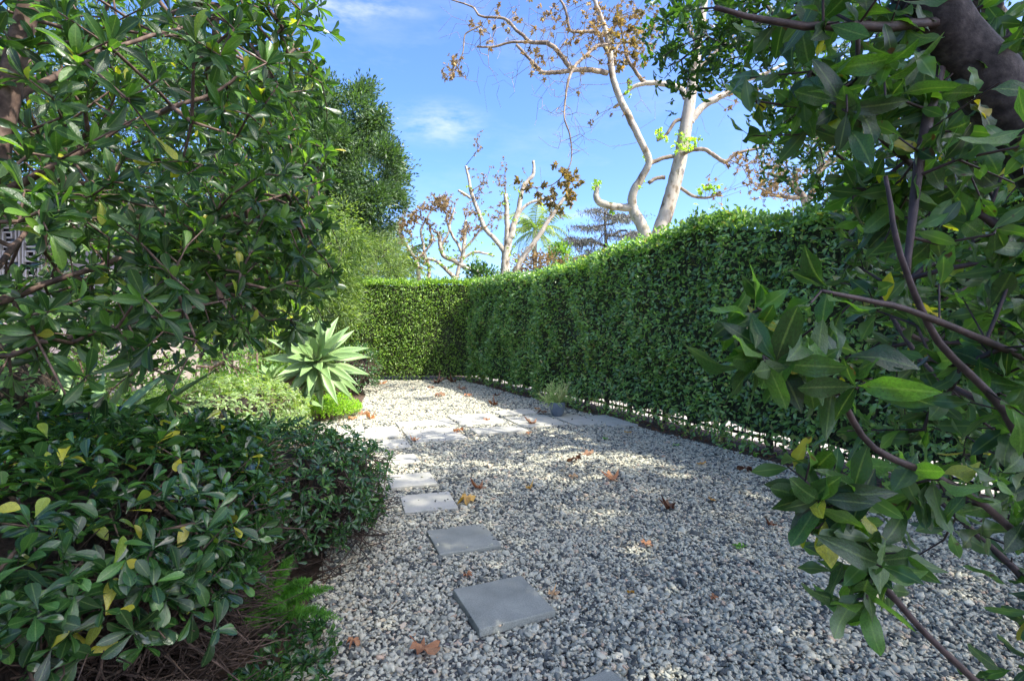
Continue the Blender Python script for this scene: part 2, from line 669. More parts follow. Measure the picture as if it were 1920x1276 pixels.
def box_arrays(lo, hi, yaw=0.0, bevel=0.0):
    me = bpy.data.meshes.new("tmp")
    import bmesh
    bm = bmesh.new()
    bmesh.ops.create_cube(bm, size=1)
    c = (np.array(lo, float) + np.array(hi, float)) / 2
    s = np.array(hi, float) - np.array(lo, float)
    for v in bm.verts:
        v.co = Vector([v.co[i] * s[i] for i in range(3)])
    if bevel:
        bmesh.ops.bevel(bm, geom=bm.edges[:], offset=bevel, segments=2, affect="EDGES", profile=0.6)
    bmesh.ops.triangulate(bm, faces=bm.faces[:])
    bm.verts.index_update()
    V = np.array([v.co[:] for v in bm.verts])
    Fq = np.array([[v.index for v in f.verts] for f in bm.faces])
    bm.free()
    bpy.data.meshes.remove(me)
    if yaw:
        cs, sn = math.cos(yaw), math.sin(yaw)
        V = V @ np.array([[cs, sn, 0], [-sn, cs, 0], [0, 0, 1]])
    return V + c, Fq


def poly_sheet(name, pts, z, mat, label=None):
    me = bpy.data.meshes.new(name)
    me.from_pydata([(x, y, z) for x, y in pts], [], [list(range(len(pts)))])
    me.materials.append(mat)
    o = link(name, me)
    o["kind"] = "structure"
    if label:
        o["label"] = label
    return o


# ------------------------------------------------------------------ materials
M_SOIL = surf_mat("soil_earth", [(.3, (.035, .022, .014)), (.5, (.09, .06, .04)), (.7, (.17, .12, .085))], 14, .95, .8, 8)
M_BED = surf_mat("gravel_bed", [(.35, (.03, .03, .034)), (.5, (.09, .085, .08)), (.65, (.22, .21, .20))], 60, .95, .6, 4)
M_SLAB = surf_mat("slab_concrete", [(.3, (.36, .36, .29)), (.45, (.45, .44, .36)), (.55, (.48, .465, .385)), (.75, (.55, .53, .44))], 5, .85, .12, 8, .004, speck=(160, .86, 1.08))
M_SLAB_DK = surf_mat("stone_concrete", [(.28, (.175, .185, .155)), (.45, (.26, .27, .222)), (.55, (.29, .298, .245)), (.72, (.37, .375, .305))], 4, .8, .15, 8, .004, speck=(190, .72, 1.18))
M_PAVE = surf_mat("pavement_concrete", [(.3, (.34, .31, .27)), (.7, (.44, .41, .36))], 3, .9, .1)
M_ROAD = surf_mat("road_asphalt", [(.3, (.045, .045, .047)), (.7, (.07, .07, .07))], 20, .9, .2)
M_BARK_SYC = surf_mat("sycamore_bark", [(.30, (.12, .085, .055)), (.40, (.20, .16, .105)), (.45, (.37, .32, .25)), (.60, (.45, .405, .33)), (.66, (.24, .22, .15)), (.75, (.30, .26, .19))], 6.5, .8, .5, 8, .02, (1, 1, .5))
M_BARK_LIMB = surf_mat("sycamore_limb_bark", [(.33, (.085, .065, .045)), (.5, (.20, .155, .11)), (.68, (.34, .285, .21))], 7, .8, .35, 6, .01, (1, 1, .6))
M_BARK_RED = surf_mat("reddish_bark", [(.33, (.045, .028, .021)), (.5, (.10, .063, .046)), (.68, (.19, .13, .098))], 22, .75, .4, 6, .005)
M_BARK_DK = surf_mat("dark_grey_bark", [(.33, (.016, .013, .011)), (.5, (.042, .034, .029)), (.68, (.085, .07, .06))], 40, .85, .6, 6, .006)
M_TWIG_DK = surf_mat("purplish_twig", [(.35, (.022, .015, .013)), (.65, (.065, .042, .036))], 30, .6, .2)
M_TWIG_BR = surf_mat("dry_brown_twig", [(.35, (.05, .034, .024)), (.60, (.16, .11, .078)), (.75, (.34, .23, .16))], 18, .9, .3, use_rnd=.1)
M_STEM_HEDGE = surf_mat("hedge_stem_bark", [(.35, (.05, .04, .03)), (.65, (.16, .135, .10))], 25, .9, .5)
M_IRON = surf_mat("black_painted_iron", [(.3, (.012, .010, .009)), (.7, (.03, .024, .02))], 30, .5, .1)
M_STUCCO = surf_mat("pinkish_stucco", [(.3, (.33, .27, .245)), (.7, (.43, .36, .33))], 9, .9, .3, 8, .01)
M_WHITE = surf_mat("cream_painted_screen", [(.3, (.40, .36, .31)), (.7, (.52, .47, .41))], 12, .7, .1)
M_ROOF = surf_mat("brown_roof_shingle", [(.3, (.09, .07, .06)), (.7, (.19, .15, .13))], 20, .9, .5)
M_DARKIN = surf_mat("dark_window_glass", [(.3, (.012, .013, .014)), (.7, (.03, .032, .034))], 3, .12, .0)
M_POT = surf_mat("blue_grey_glazed_pot", [(.3, (.10, .13, .165)), (.6, (.15, .19, .235)), (.8, (.22, .27, .32))], 9, .42, .15, 6, .004)
M_CANE = surf_mat("agave_cane", [(.3, (.11, .07, .05)), (.7, (.26, .19, .145))], 12, .85, .5, 6, .01, (1, 1, 3))
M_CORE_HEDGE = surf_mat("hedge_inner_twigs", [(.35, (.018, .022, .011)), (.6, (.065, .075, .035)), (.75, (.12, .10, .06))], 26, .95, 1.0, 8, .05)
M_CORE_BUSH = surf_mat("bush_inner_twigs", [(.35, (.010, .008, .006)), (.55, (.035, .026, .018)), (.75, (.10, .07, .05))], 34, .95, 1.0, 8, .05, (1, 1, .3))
M_PALM_TRUNK = surf_mat("palm_trunk_bark", [(.3, (.13, .11, .09)), (.7, (.27, .24, .20))], 10, .9, .5, 6, .02, (1, 1, 4))

g = lambda *c: c
M_L_TREE = leaf_mat("glossy_oval_leaf", [(0, g(.013, .036, .011)), (.4, g(.023, .063, .016)), (.75, g(.043, .10, .024)), (.97, g(.10, .20, .035)), (.99, g(.34, .33, .04)), (1, g(.30, .26, .04))], .34, .30, .2)
M_L_BUSH = leaf_mat("dark_glossy_bush_leaf", [(0, g(.010, .034, .008)), (.45, g(.020, .060, .014)), (.8, g(.036, .10, .022)), (.96, g(.07, .17, .03)), (.985, g(.36, .35, .03)), (1, g(.30, .28, .03))], .22, .20, .18, spec=.6, under=(.07, .13, .05))
M_L_BUSH2 = leaf_mat("dark_small_bush_leaf", [(0, g(.014, .050, .015)), (.5, g(.026, .085, .024)), (.9, g(.05, .13, .03)), (1, g(.10, .20, .04))], .24, .26, .3, spec=.6)
M_L_RIGHT = leaf_mat("large_leathery_leaf", [(0, g(.014, .038, .012)), (.35, g(.025, .064, .017)), (.7, g(.040, .10, .021)), (.965, g(.075, .17, .025)), (.985, g(.38, .34, .03)), (1, g(.28, .22, .03))], .36, .36, .22, spots=.35)
M_L_HEDGE = leaf_mat("hedge_leaf", [(0, g(.060, .125, .045)), (.35, g(.125, .235, .080)), (.7, g(.20, .33, .11)), (.93, g(.31, .44, .14)), (1, g(.42, .33, .18))], .27, .27, .2, spec=.7)
M_L_HEDGE_FAR = leaf_mat("far_hedge_leaf", [(0, g(.06, .115, .025)), (.4, g(.12, .21, .042)), (.75, g(.19, .30, .06)), (1, g(.30, .40, .09))], .36, .38, .2)
M_L_CANOPY = leaf_mat("canopy_leaf", [(0, g(.018, .05, .012)), (.5, g(.03, .08, .018)), (1, g(.055, .12, .025))], .28, .38, .2)
M_L_PODO = leaf_mat("dark_fine_leaf", [(0, g(.022, .050, .026)), (.5, g(.044, .088, .042)), (1, g(.085, .145, .065))], .24, .45, 0)
M_L_BAMBOO = leaf_mat("yellow_green_fine_leaf", [(0, g(.05, .095, .03)), (.5, g(.105, .165, .045)), (1, g(.22, .28, .08))], .36, .5, 0)
M_L_OLIVE = leaf_mat("grey_green_fine_leaf", [(0, g(.08, .13, .055)), (.5, g(.14, .20, .09)), (1, g(.22, .29, .14))], .3, .5, 0)
M_L_MOUND = leaf_mat("pale_edged_leaf", [(0, g(.09, .16, .06)), (.5, g(.16, .24, .09)), (1, g(.27, .34, .15))], .34, .4, .1, edge=.55)
M_L_SHRUB = leaf_mat("light_green_shrub_leaf", [(0, g(.055, .125, .035)), (.5, g(.10, .19, .05)), (1, g(.19, .28, .08))], .36, .36, .3)
M_L_STRAP = leaf_mat("yellow_green_strap_leaf", [(0, g(.06, .13, .02)), (.5, g(.13, .22, .03)), (.85, g(.26, .34, .05)), (1, g(.40, .36, .10))], .36, .36, .2)
M_L_FERN = leaf_mat("bright_fern_leaf", [(0, g(.06, .18, .03)), (.5, g(.10, .27, .04)), (1, g(.18, .36, .06))], .36, .5, 0)
M_L_GCOVER = leaf_mat("lime_groundcover_leaf", [(0, g(.13, .26, .02)), (.5, g(.22, .38, .03)), (1, g(.36, .48, .05))], .38, .5, 0)
M_L_SYC = leaf_mat("dry_sycamore_leaf", [(0, g(.11, .08, .035)), (.4, g(.21, .16, .075)), (.8, g(.33, .25, .115)), (1, g(.42, .36, .15))], .32, .7, .25, tint=(.62, .5, .3), spec=.2, vein=(.50, .33, .18), under=(.38, .26, .16))
M_L_SYC_G = leaf_mat("young_green_sycamore_leaf", [(0, g(.14, .24, .04)), (1, g(.30, .42, .07))], .45, .5, .2)
M_L_SYC_OL = leaf_mat("olive_brown_sycamore_leaf", [(0, g(.05, .05, .015)), (.5, g(.11, .095, .03)), (1, g(.22, .16, .05))], .38, .6, .25, tint=(1.2, 1.0, .5), vein=(.3, .25, .1), under=(.2, .17, .09))
M_L_GREY = leaf_mat("grey_conifer_spray", [(0, g(.10, .10, .085)), (1, g(.20, .195, .17))], .15, .8, 0, tint=(.6, .6, .5))
M_L_PALM = leaf_mat("palm_leaflet", [(0, g(.10, .16, .05)), (.6, g(.18, .25, .09)), (1, g(.30, .34, .14))], .3, .45, 0)
M_STICK = leaf_mat("pencil_stem", [(0, g(.20, .32, .08)), (.6, g(.34, .45, .14)), (1, g(.55, .52, .25))], .15, .5, 0)
M_FALLEN = leaf_mat("fallen_leaf", [(0, g(.30, .12, .05)), (.4, g(.46, .20, .08)), (.75, g(.52, .29, .15)), (1, g(.55, .38, .20))], .2, .75, .3, tint=(1.0, .7, .4), spec=.2, vein=(.50, .33, .18), under=(.38, .26, .16))
M_FALLEN_Y = leaf_mat("fallen_yellow_leaf", [(0, g(.55, .30, .05)), (1, g(.62, .40, .08))], .2, .7, .3, tint=(1.0, .8, .3), spec=.2, vein=(.50, .33, .18), under=(.38, .26, .16))
M_FALLEN_D = leaf_mat("fallen_dark_leaf", [(0, g(.11, .05, .034)), (1, g(.22, .105, .06))], .15, .75, .3, tint=(1.0, .7, .4), spec=.2, vein=(.50, .33, .18), under=(.38, .26, .16))


def agave_mat():
    m, t, out = mat_new("agave_leaf_skin")
    uv = nd(t, "ShaderNodeUVMap", uv_map="UVMap")
    sep = nd(t, "ShaderNodeSeparateXYZ")
    t.links.new(uv.outputs[0], sep.inputs[0])
    col = ramp(t, sep.outputs[1], [(0, (.34, .43, .20)), (.35, (.20, .31, .11)), (.9, (.15, .26, .085)), (.97, (.16, .24, .08)), (1, (.30, .18, .07))])
    mp = nd(t, "ShaderNodeMapping")
    mp.inputs["Scale"].default_value = (30, 1.5, 1)
    t.links.new(uv.outputs[0], mp.inputs[0])
    nz = tex_noise(t, 1.5, 4, .5, mp.outputs[0])
    hv = nd(t, "ShaderNodeHueSaturation")
    mr = nd(t, "ShaderNodeMapRange")
    mr.inputs["To Min"].default_value = .8
    mr.inputs["To Max"].default_value = 1.2
    t.links.new(nz, mr.inputs["Value"])
    t.links.new(mr.outputs[0], hv.inputs["Value"])
    t.links.new(col, hv.inputs["Color"])
    pb = nd(t, "ShaderNodeBsdfPrincipled")
    t.links.new(hv.outputs[0], pb.inputs["Base Color"])
    pb.inputs["Roughness"].default_value = .48
    pb.inputs["Subsurface Weight"].default_value = .12
    pb.inputs["Subsurface Radius"].default_value = (.02, .03, .008)
    t.links.new(pb.outputs[0], out.inputs[0])
    return m


M_AGAVE = agave_mat()


def pebble_mat():
    m, t, out = mat_new("pebble_stone")
    oi = nd(t, "ShaderNodeObjectInfo")
    col = ramp(t, oi.outputs["Random"], [(0, (0.053, 0.057, 0.050)), (.14, (0.097, 0.108, 0.099)), (.26, (0.194, 0.206, 0.171)), (.40, (0.388, 0.386, 0.293)), (.55, (0.514, 0.505, 0.378)),
                                         (.70, (0.398, 0.397, 0.306)), (.80, (0.553, 0.525, 0.387)), (.88, (0.436, 0.371, 0.243)), (.94, (0.640, 0.628, 0.468)), (1, (0.485, 0.340, 0.225))])
    nz = tex_noise(t, 120, 3)
    hv = nd(t, "ShaderNodeHueSaturation")
    mr = nd(t, "ShaderNodeMapRange")
    mr.inputs["From Min"].default_value = .3
    mr.inputs["From Max"].default_value = .7
    mr.inputs["To Min"].default_value = .82
    mr.inputs["To Max"].default_value = 1.2
    t.links.new(nz, mr.inputs["Value"])
    t.links.new(mr.outputs[0], hv.inputs["Value"])
    t.links.new(col, hv.inputs["Color"])
    pb = nd(t, "ShaderNodeBsdfPrincipled")
    t.links.new(hv.outputs[0], pb.inputs["Base Color"])
    pb.inputs["Roughness"].default_value = .68
    pb.inputs["Specular IOR Level"].default_value = .35
    t.links.new(pb.outputs[0], out.inputs[0])
    return m


M_PEBBLE = pebble_mat()

# ------------------------------------------------------------------ the setting: ground, gravel bed, pavement
poly_sheet("ground", [(-400, -400), (400, -400), (400, 400), (-400, 400)], -0.012, M_SOIL, "brown garden soil under the planting")
HD = unit(np.array([4.1, -9.0, 0]))            # direction of the long right hedge, towards the camera
HN = np.array([-HD[1] * -1, 0, 0])
HN = unit(np.array([HD[1], -HD[0], 0]))        # points to the garden side
HC = np.array([-1.2, 14.55, 0])                # inner corner of the hedge faces
LEFT_EDGE = [(-.6, 1.0), (-.88, 1.9), (-1.02, 2.6), (-1.15, 3.2), (-1.3, 3.9), (-1.55, 4.6), (-1.95, 5.6), (-2.45, 6.6), (-2.9, 7.7), (-2.75, 9.4), (-3.2, 11.5), (-4.2, 13.2), (-5.4, 14.5)]


def hpt(s, off=0.0, z=0.0):
    """s metres along the hedge face from the corner, off to the garden side"""
    p = HC + HD * s + HN * off
    return np.array([p[0], p[1], z])


right_edge = [tuple(hpt(s, .14)[:2]) for s in (0.2, 3, 6, 8, 10, 12, 15.5)]
bed = LEFT_EDGE + [(-4.8, 14.75), (-1.3, 14.62)] + right_edge + [(4.8, -.4), (-.2, -.4)]
poly_sheet("gravel_bed", bed, 0.0, M_BED, "packed grey grit under the loose pebbles")
far = [tuple(hpt(s, -.62)[:2]) for s in (-8, 20)]
poly_sheet("pavement", [far[0], far[1], (far[1][0] + 5.2, far[1][1] + 2.4), (far[0][0] + 5.2, far[0][1] + 2.4)], -0.006, M_PAVE, "pale sunlit concrete beyond the hedge")
poly_sheet("road", [(far[0][0] + 5.3, far[0][1] + 2.45), (far[1][0] + 5.3, far[1][1] + 2.45), (far[1][0] + 60, far[1][1] + 28), (far[0][0] + 60, far[0][1] + 28)], -0.006, M_ROAD, "dark asphalt road past the pavement")

# ------------------------------------------------------------------ pavers
ANG = math.radians(21)


def paver(c, w, d, top, thick, mat, label, name="paving_slab", ang=ANG, tilt=0.0, group=None):
    V, Fq = box_arrays((-w / 2, -d / 2, -thick), (w / 2, d / 2, 0), bevel=.006)
    V = V + rng.normal(size=V.shape) * .0006
    c = (c[0] * (1.4 - top) / 1.4, c[1] * (1.4 - top) / 1.4)
    cs, sn = math.cos(ang), math.sin(ang)
    me = mesh_arrays(name, V, Fq, mat, False)
    o = link(name, me, None, (c[0], c[1], top))
    o.rotation_euler = (tilt, tilt * .5, ang)
    tag(o, label, "paving slab" if name == "paving_slab" else "stepping stone", group)
    return (c, w, d, ang)


PV = []
st = "stepping stones leading across the gravel"
sl = "pale slabs forming the path across the garden"
PV.append(paver((-.05, 2.73), .395, .395, .048, .045, M_SLAB_DK, "raised dark grey square stepping stone standing proud of the pebbles, in the middle foreground", "stepping_stone", math.radians(24), .006, st))
PV.append(paver((-.335, 3.55), .40, .41, .040, .045, M_SLAB_DK, "dark grey stepping stone flecked with light, second from the front in full view", "stepping_stone", math.radians(20), -.006, st))
PV.append(paver((-.69, 4.30), .41, .43, .030, .04, M_SLAB, "sunlit stepping stone with branch shadows, beside the curled yellow-orange leaf", "stepping_stone", math.radians(17), 0, st))
PV.append(paver((-.95, 4.94), .41, .41, .030, .04, M_SLAB, "stepping stone beside the tip of the dark round bush, half in dappled shade", "stepping_stone", math.radians(19), 0, st))
PV.append(paver((-1.25, 5.72), .41, .40, .030, .04, M_SLAB, "small stepping stone nearest the big slabs of the path", "stepping_stone", math.radians(21), 0, st))
PV.append(paver((.33, 1.895), .395, .395, .045, .045, M_SLAB_DK, "dark grey stepping stone cut off by the bottom edge, only its corner showing", "stepping_stone", math.radians(30), 0, st))
for c, w, d, lab in [
    ((-2.72, 7.02), .55, .62, "pale slab at the left end of the path, beside the low mound bush"),
    ((-1.97, 7.20), .76, .76, "large pale slab with streaky shadows, second from the left in the path"),
    ((-1.66, 6.43), .72, .50, "narrow sunlit slab in front of the large left one, nearest the stepping stones"),
    ((-1.32, 7.98), .80, .42, "narrow very bright slab between the left slabs and the middle one"),
    ((-1.06, 7.10), .68, .80, "pale slab with a small orange leaf on its right half"),
    ((-.57, 8.36), .70, .86, "large bright slab in the middle of the path with one leaf on it"),
    ((-.19, 7.45), .70, .40, "narrow bright slab in front of the large middle slab"),
    ((.06, 9.05), .66, .46, "shaded slab furthest back, behind the leaf-strewn grey slab"),
    ((.36, 8.19), .68, .86, "shaded grey-white slab with dark curled leaves on it, left of the pot"),
    ((1.02, 8.28), .42, .86, "shaded slab directly right of and under the potted plant"),
    ((1.52, 8.22), .42, .90, "shaded slab at the right end of the path, touching the hedge")]:
    PV.append(paver(c, w * 1.04, d * 1.04, .034, .045, M_SLAB, lab, ang=math.radians(20), group=sl))

# ------------------------------------------------------------------ gravel: loose pebbles, instanced by geometry nodes


def inside(pts, poly):
    x, y = pts[:, 0], pts[:, 1]
    r = np.zeros(len(pts), bool)
    n = len(poly)
    j = n - 1
    for i in range(n):
        xi, yi = poly[i]
        xj, yj = poly[j]
        c = ((yi > y) != (yj > y)) & (x < (xj - xi) * (y - yi) / (yj - yi + 1e-12) + xi)
        r ^= c
        j = i
    return r


def pebbles():
    out = []
    for y0, y1, s, sc in [(1.0, 4.0, .0150, .88), (4.0, 7.5, .0172, .98), (7.5, 14.9, .0215, 1.25)]:
        xs = np.arange(-5, 5, s)
        ys = np.arange(y0, y1, s)
        X, Y = np.meshgrid(xs, ys)
        p = np.stack([X.ravel(), Y.ravel()], 1) + rng.uniform(-.5, .5, (X.size, 2)) * s * 1.1
        p = p[(np.abs(p[:, 0]) < p[:, 1] * 1.02 + .55)]
        p = p[inside(p, bed)]
        out.append(np.column_stack([p, np.full(len(p), sc)]))
    # some overlap layer of smaller ones in the front
    q = out[0][rng.random(len(out[0])) < .25].copy()
    q[:, :2] += rng.normal(size=(len(q), 2)) * .01
    q[:, 2] = .7
    out.append(q)
    A = np.concatenate(out)
    keep = np.ones(len(A), bool)
    lift = np.zeros(len(A))
    for c, w, d, ang in PV:
        dx, dy = A[:, 0] - c[0], A[:, 1] - c[1]
        u = dx * math.cos(ang) + dy * math.sin(ang)
        v = -dx * math.sin(ang) + dy * math.cos(ang)
        e = .004
        ins = (np.abs(u) < w / 2 + e) & (np.abs(v) < d / 2 + e)
        near_edge = (np.abs(u) > w / 2 - .05) | (np.abs(v) > d / 2 - .05)
        stray = ins & (rng.random(len(A)) < np.where(near_edge, .05, .004))
        lift[stray] = .036
        keep &= ~ins | stray
    A, lift = A[keep], lift[keep]
    n = len(A)
    z = np.array(.002 + .013 * rng.random(n))
    # gentle unevenness of the bed
    z += .008 * np.sin(A[:, 0] * 3.1 + A[:, 1]) * np.sin(A[:, 1] * 2.3)
    z = np.where(lift > 0, lift + .004, z)
    size = A[:, 2] * np.where(lift > 0, .7, 1) * rng.lognormal(-4.62, .34, n)
    scl = np.stack([size * rng.uniform(.95, 1.5, n), size * rng.uniform(.75, 1.1, n), size * rng.uniform(.45, .85, n)], 1)
    rot = np.stack([rng.normal(0, .45, n), rng.normal(0, .45, n), rng.uniform(0, 6.28, n)], 1)
    me = bpy.data.meshes.new("gravel_pebbles")
    me.vertices.add(n)
    me.vertices.foreach_set("co", np.column_stack([A[:, :2], z]).astype(np.float32).ravel())
    for nm, val in (("prot", rot), ("pscl", scl)):
        a = me.attributes.new(nm, "FLOAT_VECTOR", "POINT")
        a.data.foreach_set("vector", val.astype(np.float32).ravel())
    a = me.attributes.new("pvar", "INT", "POINT")
    a.data.foreach_set("value", rng.integers(0, 6, n).astype(np.int32))
    o = link("gravel", me)
    tag(o, "loose pale grey and slate pebbles covering the path", "gravel", None, "stuff")
    ng = bpy.data.node_groups.new("pebble_scatter", "GeometryNodeTree")
    ng.interface.new_socket("Geometry", in_out="INPUT", socket_type="NodeSocketGeometry")
    ng.interface.new_socket("Geometry", in_out="OUTPUT", socket_type="NodeSocketGeometry")
    gi, go = ng.nodes.new("NodeGroupInput"), ng.nodes.new("NodeGroupOutput")
    join = ng.nodes.new("GeometryNodeGeometryToInstance")
    for k in range(6):
        ico = ng.nodes.new("GeometryNodeMeshIcoSphere")
        ico.inputs["Radius"].default_value = 1
        ico.inputs["Subdivisions"].default_value = 2
        sp = ng.nodes.new("GeometryNodeSetPosition")
        nt = ng.nodes.new("ShaderNodeTexNoise")
        nt.inputs["Scale"].default_value = .75
        nt.inputs["Detail"].default_value = 1
        ps = ng.nodes.new("GeometryNodeInputPosition")
        va = ng.nodes.new("ShaderNodeVectorMath")
        va.operation = "ADD"
        va.inputs[1].default_value = (k * 5.1, k * 3.3, 1.7 * k)
        ng.links.new(ps.outputs[0], va.inputs[0])
        ng.links.new(va.outputs[0], nt.inputs["Vector"])
        sb = ng.nodes.new("ShaderNodeVectorMath")
        sb.operation = "SUBTRACT"
        sb.inputs[1].default_value = (.5, .5, .5)
        ng.links.new(nt.outputs["Color"], sb.inputs[0])
        ml = ng.nodes.new("ShaderNodeVectorMath")
        ml.operation = "SCALE"
        ml.inputs["Scale"].default_value = 2.5
        ng.links.new(sb.outputs[0], ml.inputs[0])
        ng.links.new(ico.outputs["Mesh"], sp.inputs["Geometry"])
        ng.links.new(ml.outputs[0], sp.inputs["Offset"])
        sm = ng.nodes.new("GeometryNodeSetMaterial")
        sm.inputs["Material"].default_value = M_PEBBLE
        ng.links.new(sp.outputs[0], sm.inputs[0])
        sh = ng.nodes.new("GeometryNodeSetShadeSmooth")
        ng.links.new(sm.outputs[0], sh.inputs[0])
        ng.links.new(sh.outputs[0], join.inputs[0])
    ip = ng.nodes.new("GeometryNodeInstanceOnPoints")
    ng.links.new(gi.outputs[0], ip.inputs["Points"])
    ng.links.new(join.outputs[0], ip.inputs["Instance"])
    ip.inputs["Pick Instance"].default_value = True

    def attr(nm, ty):
        a = ng.nodes.new("GeometryNodeInputNamedAttribute")
        a.data_type = ty
        a.inputs["Name"].default_value = nm
        return a.outputs["Attribute"]
    ng.links.new(attr("pvar", "INT"), ip.inputs["Instance Index"])
    e2r = ng.nodes.new("FunctionNodeEulerToRotation")
    ng.links.new(attr("prot", "FLOAT_VECTOR"), e2r.inputs[0])
    ng.links.new(e2r.outputs[0], ip.inputs["Rotation"])
    ng.links.new(attr("pscl", "FLOAT_VECTOR"), ip.inputs["Scale"])
    ng.links.new(ip.outputs[0], go.inputs[0])
    md = o.modifiers.new("scatter", "NODES")
    md.node_group = ng
    me.materials.append(M_PEBBLE)
    return n


N_PEB = pebbles()

# ------------------------------------------------------------------ hedges


def hollow(a, b):
    return math.exp(-((a - 5.35) / .28) ** 2 - ((b - 1.45) / .55) ** 2) + .8 * math.exp(-((a - 5.7) / .12) ** 2 - ((b - .95) / .4) ** 2)


def hedge(name, label, face_fn, length, top_fn, thick, leafL, dens, zlow_fn, mat, n_parts, stems, step, tmpl_hi, core_low, lump=.05):
    """face_fn(s, depth, z) -> world point; depth goes into the hedge"""
    th = Thing(name, label, "hedge", face_fn(length / 2, thick / 2, 0))
    lv = Leaves()
    n = int(length * 2.75 * dens)
    s = rng.uniform(0, length, n)
    z01 = rng.random(n)
    n1 = unit(face_fn(1, -1, 0) - face_fn(1, 0, 0))
    s1 = unit(face_fn(1, 0, 0) - face_fn(0, 0, 0))
    zt = np.array([top_fn(a) for a in s])
    zl = np.array([zlow_fn(a) for a in s])
    z = zl + (zt - zl) * z01
    bump = np.array([mnoise.noise(Vector((a * 1.3, b * 1.6, 3.3))) * lump * 2.2 + mnoise.noise(Vector((a * 5, b * 5, 9))) * lump + mnoise.noise(Vector((a * 1.05, b * .35, 5))) * lump * 1.6 - .20 * hollow(a, b) for a, b in zip(s, z)])
    # round the upper edge
    edge = np.clip((z - (zt - .14)) / .14, 0, 1) ** 2 * .12
    dep = edge - bump + rng.exponential(.045, n)
    # ragged lower edge: thin out
    low = np.clip((z - zl) / .45, 0, 1)
    kp = rng.random(n) < (.45 + .55 * low) * np.array([1 - .6 * hollow(a, b) for a, b in zip(s, z)])
    s, z, dep = s[kp], z[kp], dep[kp]
    n = len(s)
    pos = np.array([face_fn(a, d, zz) for a, d, zz in zip(s, dep, z)])
    ax = unit(n1 * .55 + rng.normal(size=(n, 3)) * .55 + np.array([0, 0, -.15]))
    nr = n1 * .75 + np.array([0, 0, .55]) + rng.normal(size=(n, 3)) * .38
    lv.add(pos, ax, nr, leafL * rng.uniform(.6, 1.25, n), rng.uniform(.85, 1.15, n))
    # top
    m = int(length * thick * dens * 1.7)
    s = rng.uniform(0, length, m)
    d = rng.uniform(0, thick, m)
    z = np.array([top_fn(a) + mnoise.noise(Vector((a * 2.1, b * 2.5, 1))) * .07 for a, b in zip(s, d)]) + rng.exponential(.03, m) - .03 - np.clip((.15 - d) / .15, 0, 1) ** 2 * .1
    pos = np.array([face_fn(a, b, c) for a, b, c in zip(s, d, z)])
    ax = unit(np.array([0, 0, .5]) + rng.normal(size=(m, 3)) * .6)
    lv.add(pos, ax, np.array([0, 0, 1.0]) + rng.normal(size=(m, 3)) * .6, leafL * rng.uniform(.7, 1.4, m), 1)
    # young shoots standing above the cut
    q = int(length * 26)
    s = rng.uniform(0, length, q)
    d = rng.uniform(0, thick * .8, q)
    hh = rng.uniform(.02, .13, q)
    tip = np.array([face_fn(a, b, top_fn(a) + c) for a, b, c in zip(s, d, hh)])
    lv.whorls(tip, np.array([0, 0, 1.0]) + rng.normal(size=(q, 3)) * .3, 4, leafL, lo=20, hi=70, back=.08)
    # back face (rough)
    b = int(length * 2.5 * dens * .35)
    s = rng.uniform(0, length, b)
    z = rng.uniform(.5, 2.65, b)
    pos = np.array([face_fn(a, thick + rng.normal() * .04, c) for a, c in zip(s, z)])
    lv.add(pos, -n1 * .5 + rng.normal(size=(b, 3)) * .6, -n1 + rng.normal(size=(b, 3)) * .4, leafL * 1.5, 1.2)
    build_leaves(th, lv, mat, tmpl_hi, T_MID, n_parts, lo_far=None)
    # woody inside, lumpy
    ns, nz = int(length / .25), 12
    V, Fq = [], []
    rows = []
    for side, dd in ((0, .22), (1, thick - .12)):
        for i in range(ns + 1):
            for j in range(nz + 1):
                sj = i / ns * length
                zz = core_low(sj) + (top_fn(sj) - .09 - core_low(sj)) * j / nz
                rows.append(face_fn(sj, dd + (.07 * mnoise.noise(Vector((sj * 3, zz * 3, side * 5.0)))) * (1 if side == 0 else -1), zz + .05 * mnoise.noise(Vector((sj * 6, side, 2)))))
    W = nz + 1
    for side in (0, 1):
        o = side * (ns + 1) * W
        for i in range(ns):
            for j in range(nz):
                a = o + i * W + j
                Fq.append((a, a + W, a + W + 1, a + 1))
    o2 = (ns + 1) * W
    for i in range(ns):
        for j in (0, nz):
            a = i * W + j
            Fq.append((a, a + W, o2 + a + W, o2 + a))
    for i in (0, ns):
        for j in range(nz):
            a = i * W + j
            Fq.append((a, a + 1, o2 + a + 1, o2 + a))
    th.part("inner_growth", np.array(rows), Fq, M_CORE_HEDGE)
    # stems
    for k in range(stems):
        sk = (k + .5) * length / stems + rng.uniform(-.12, .12)
        b = face_fn(sk, .26 + rng.uniform(-.05, .08), -.02)
        t1 = face_fn(sk + rng.uniform(-.06, .06), .28, .35)
        t2 = face_fn(sk + rng.uniform(-.12, .12), .30, .8)
        r0 = rng.uniform(.028, .045)
        lines = [smooth_line([b, t1, t2], [r0 * 1.25, r0, r0 * .8], 4, .12)]
        for f in range(2):
            e = face_fn(sk + rng.uniform(-.25, .25), rng.uniform(.05, .35), .8)
            lines.append(smooth_line([b * .6 + t1 * .4, (t1 + e) / 2, e], [r0 * .5, r0 * .4, r0 * .3], 3, .2))
        vv, ff = tubes(lines, 7, rough=.2)
        th.part("stem", vv, ff, M_STEM_HEDGE)
    # twigs near the bottom edge
    lines = []
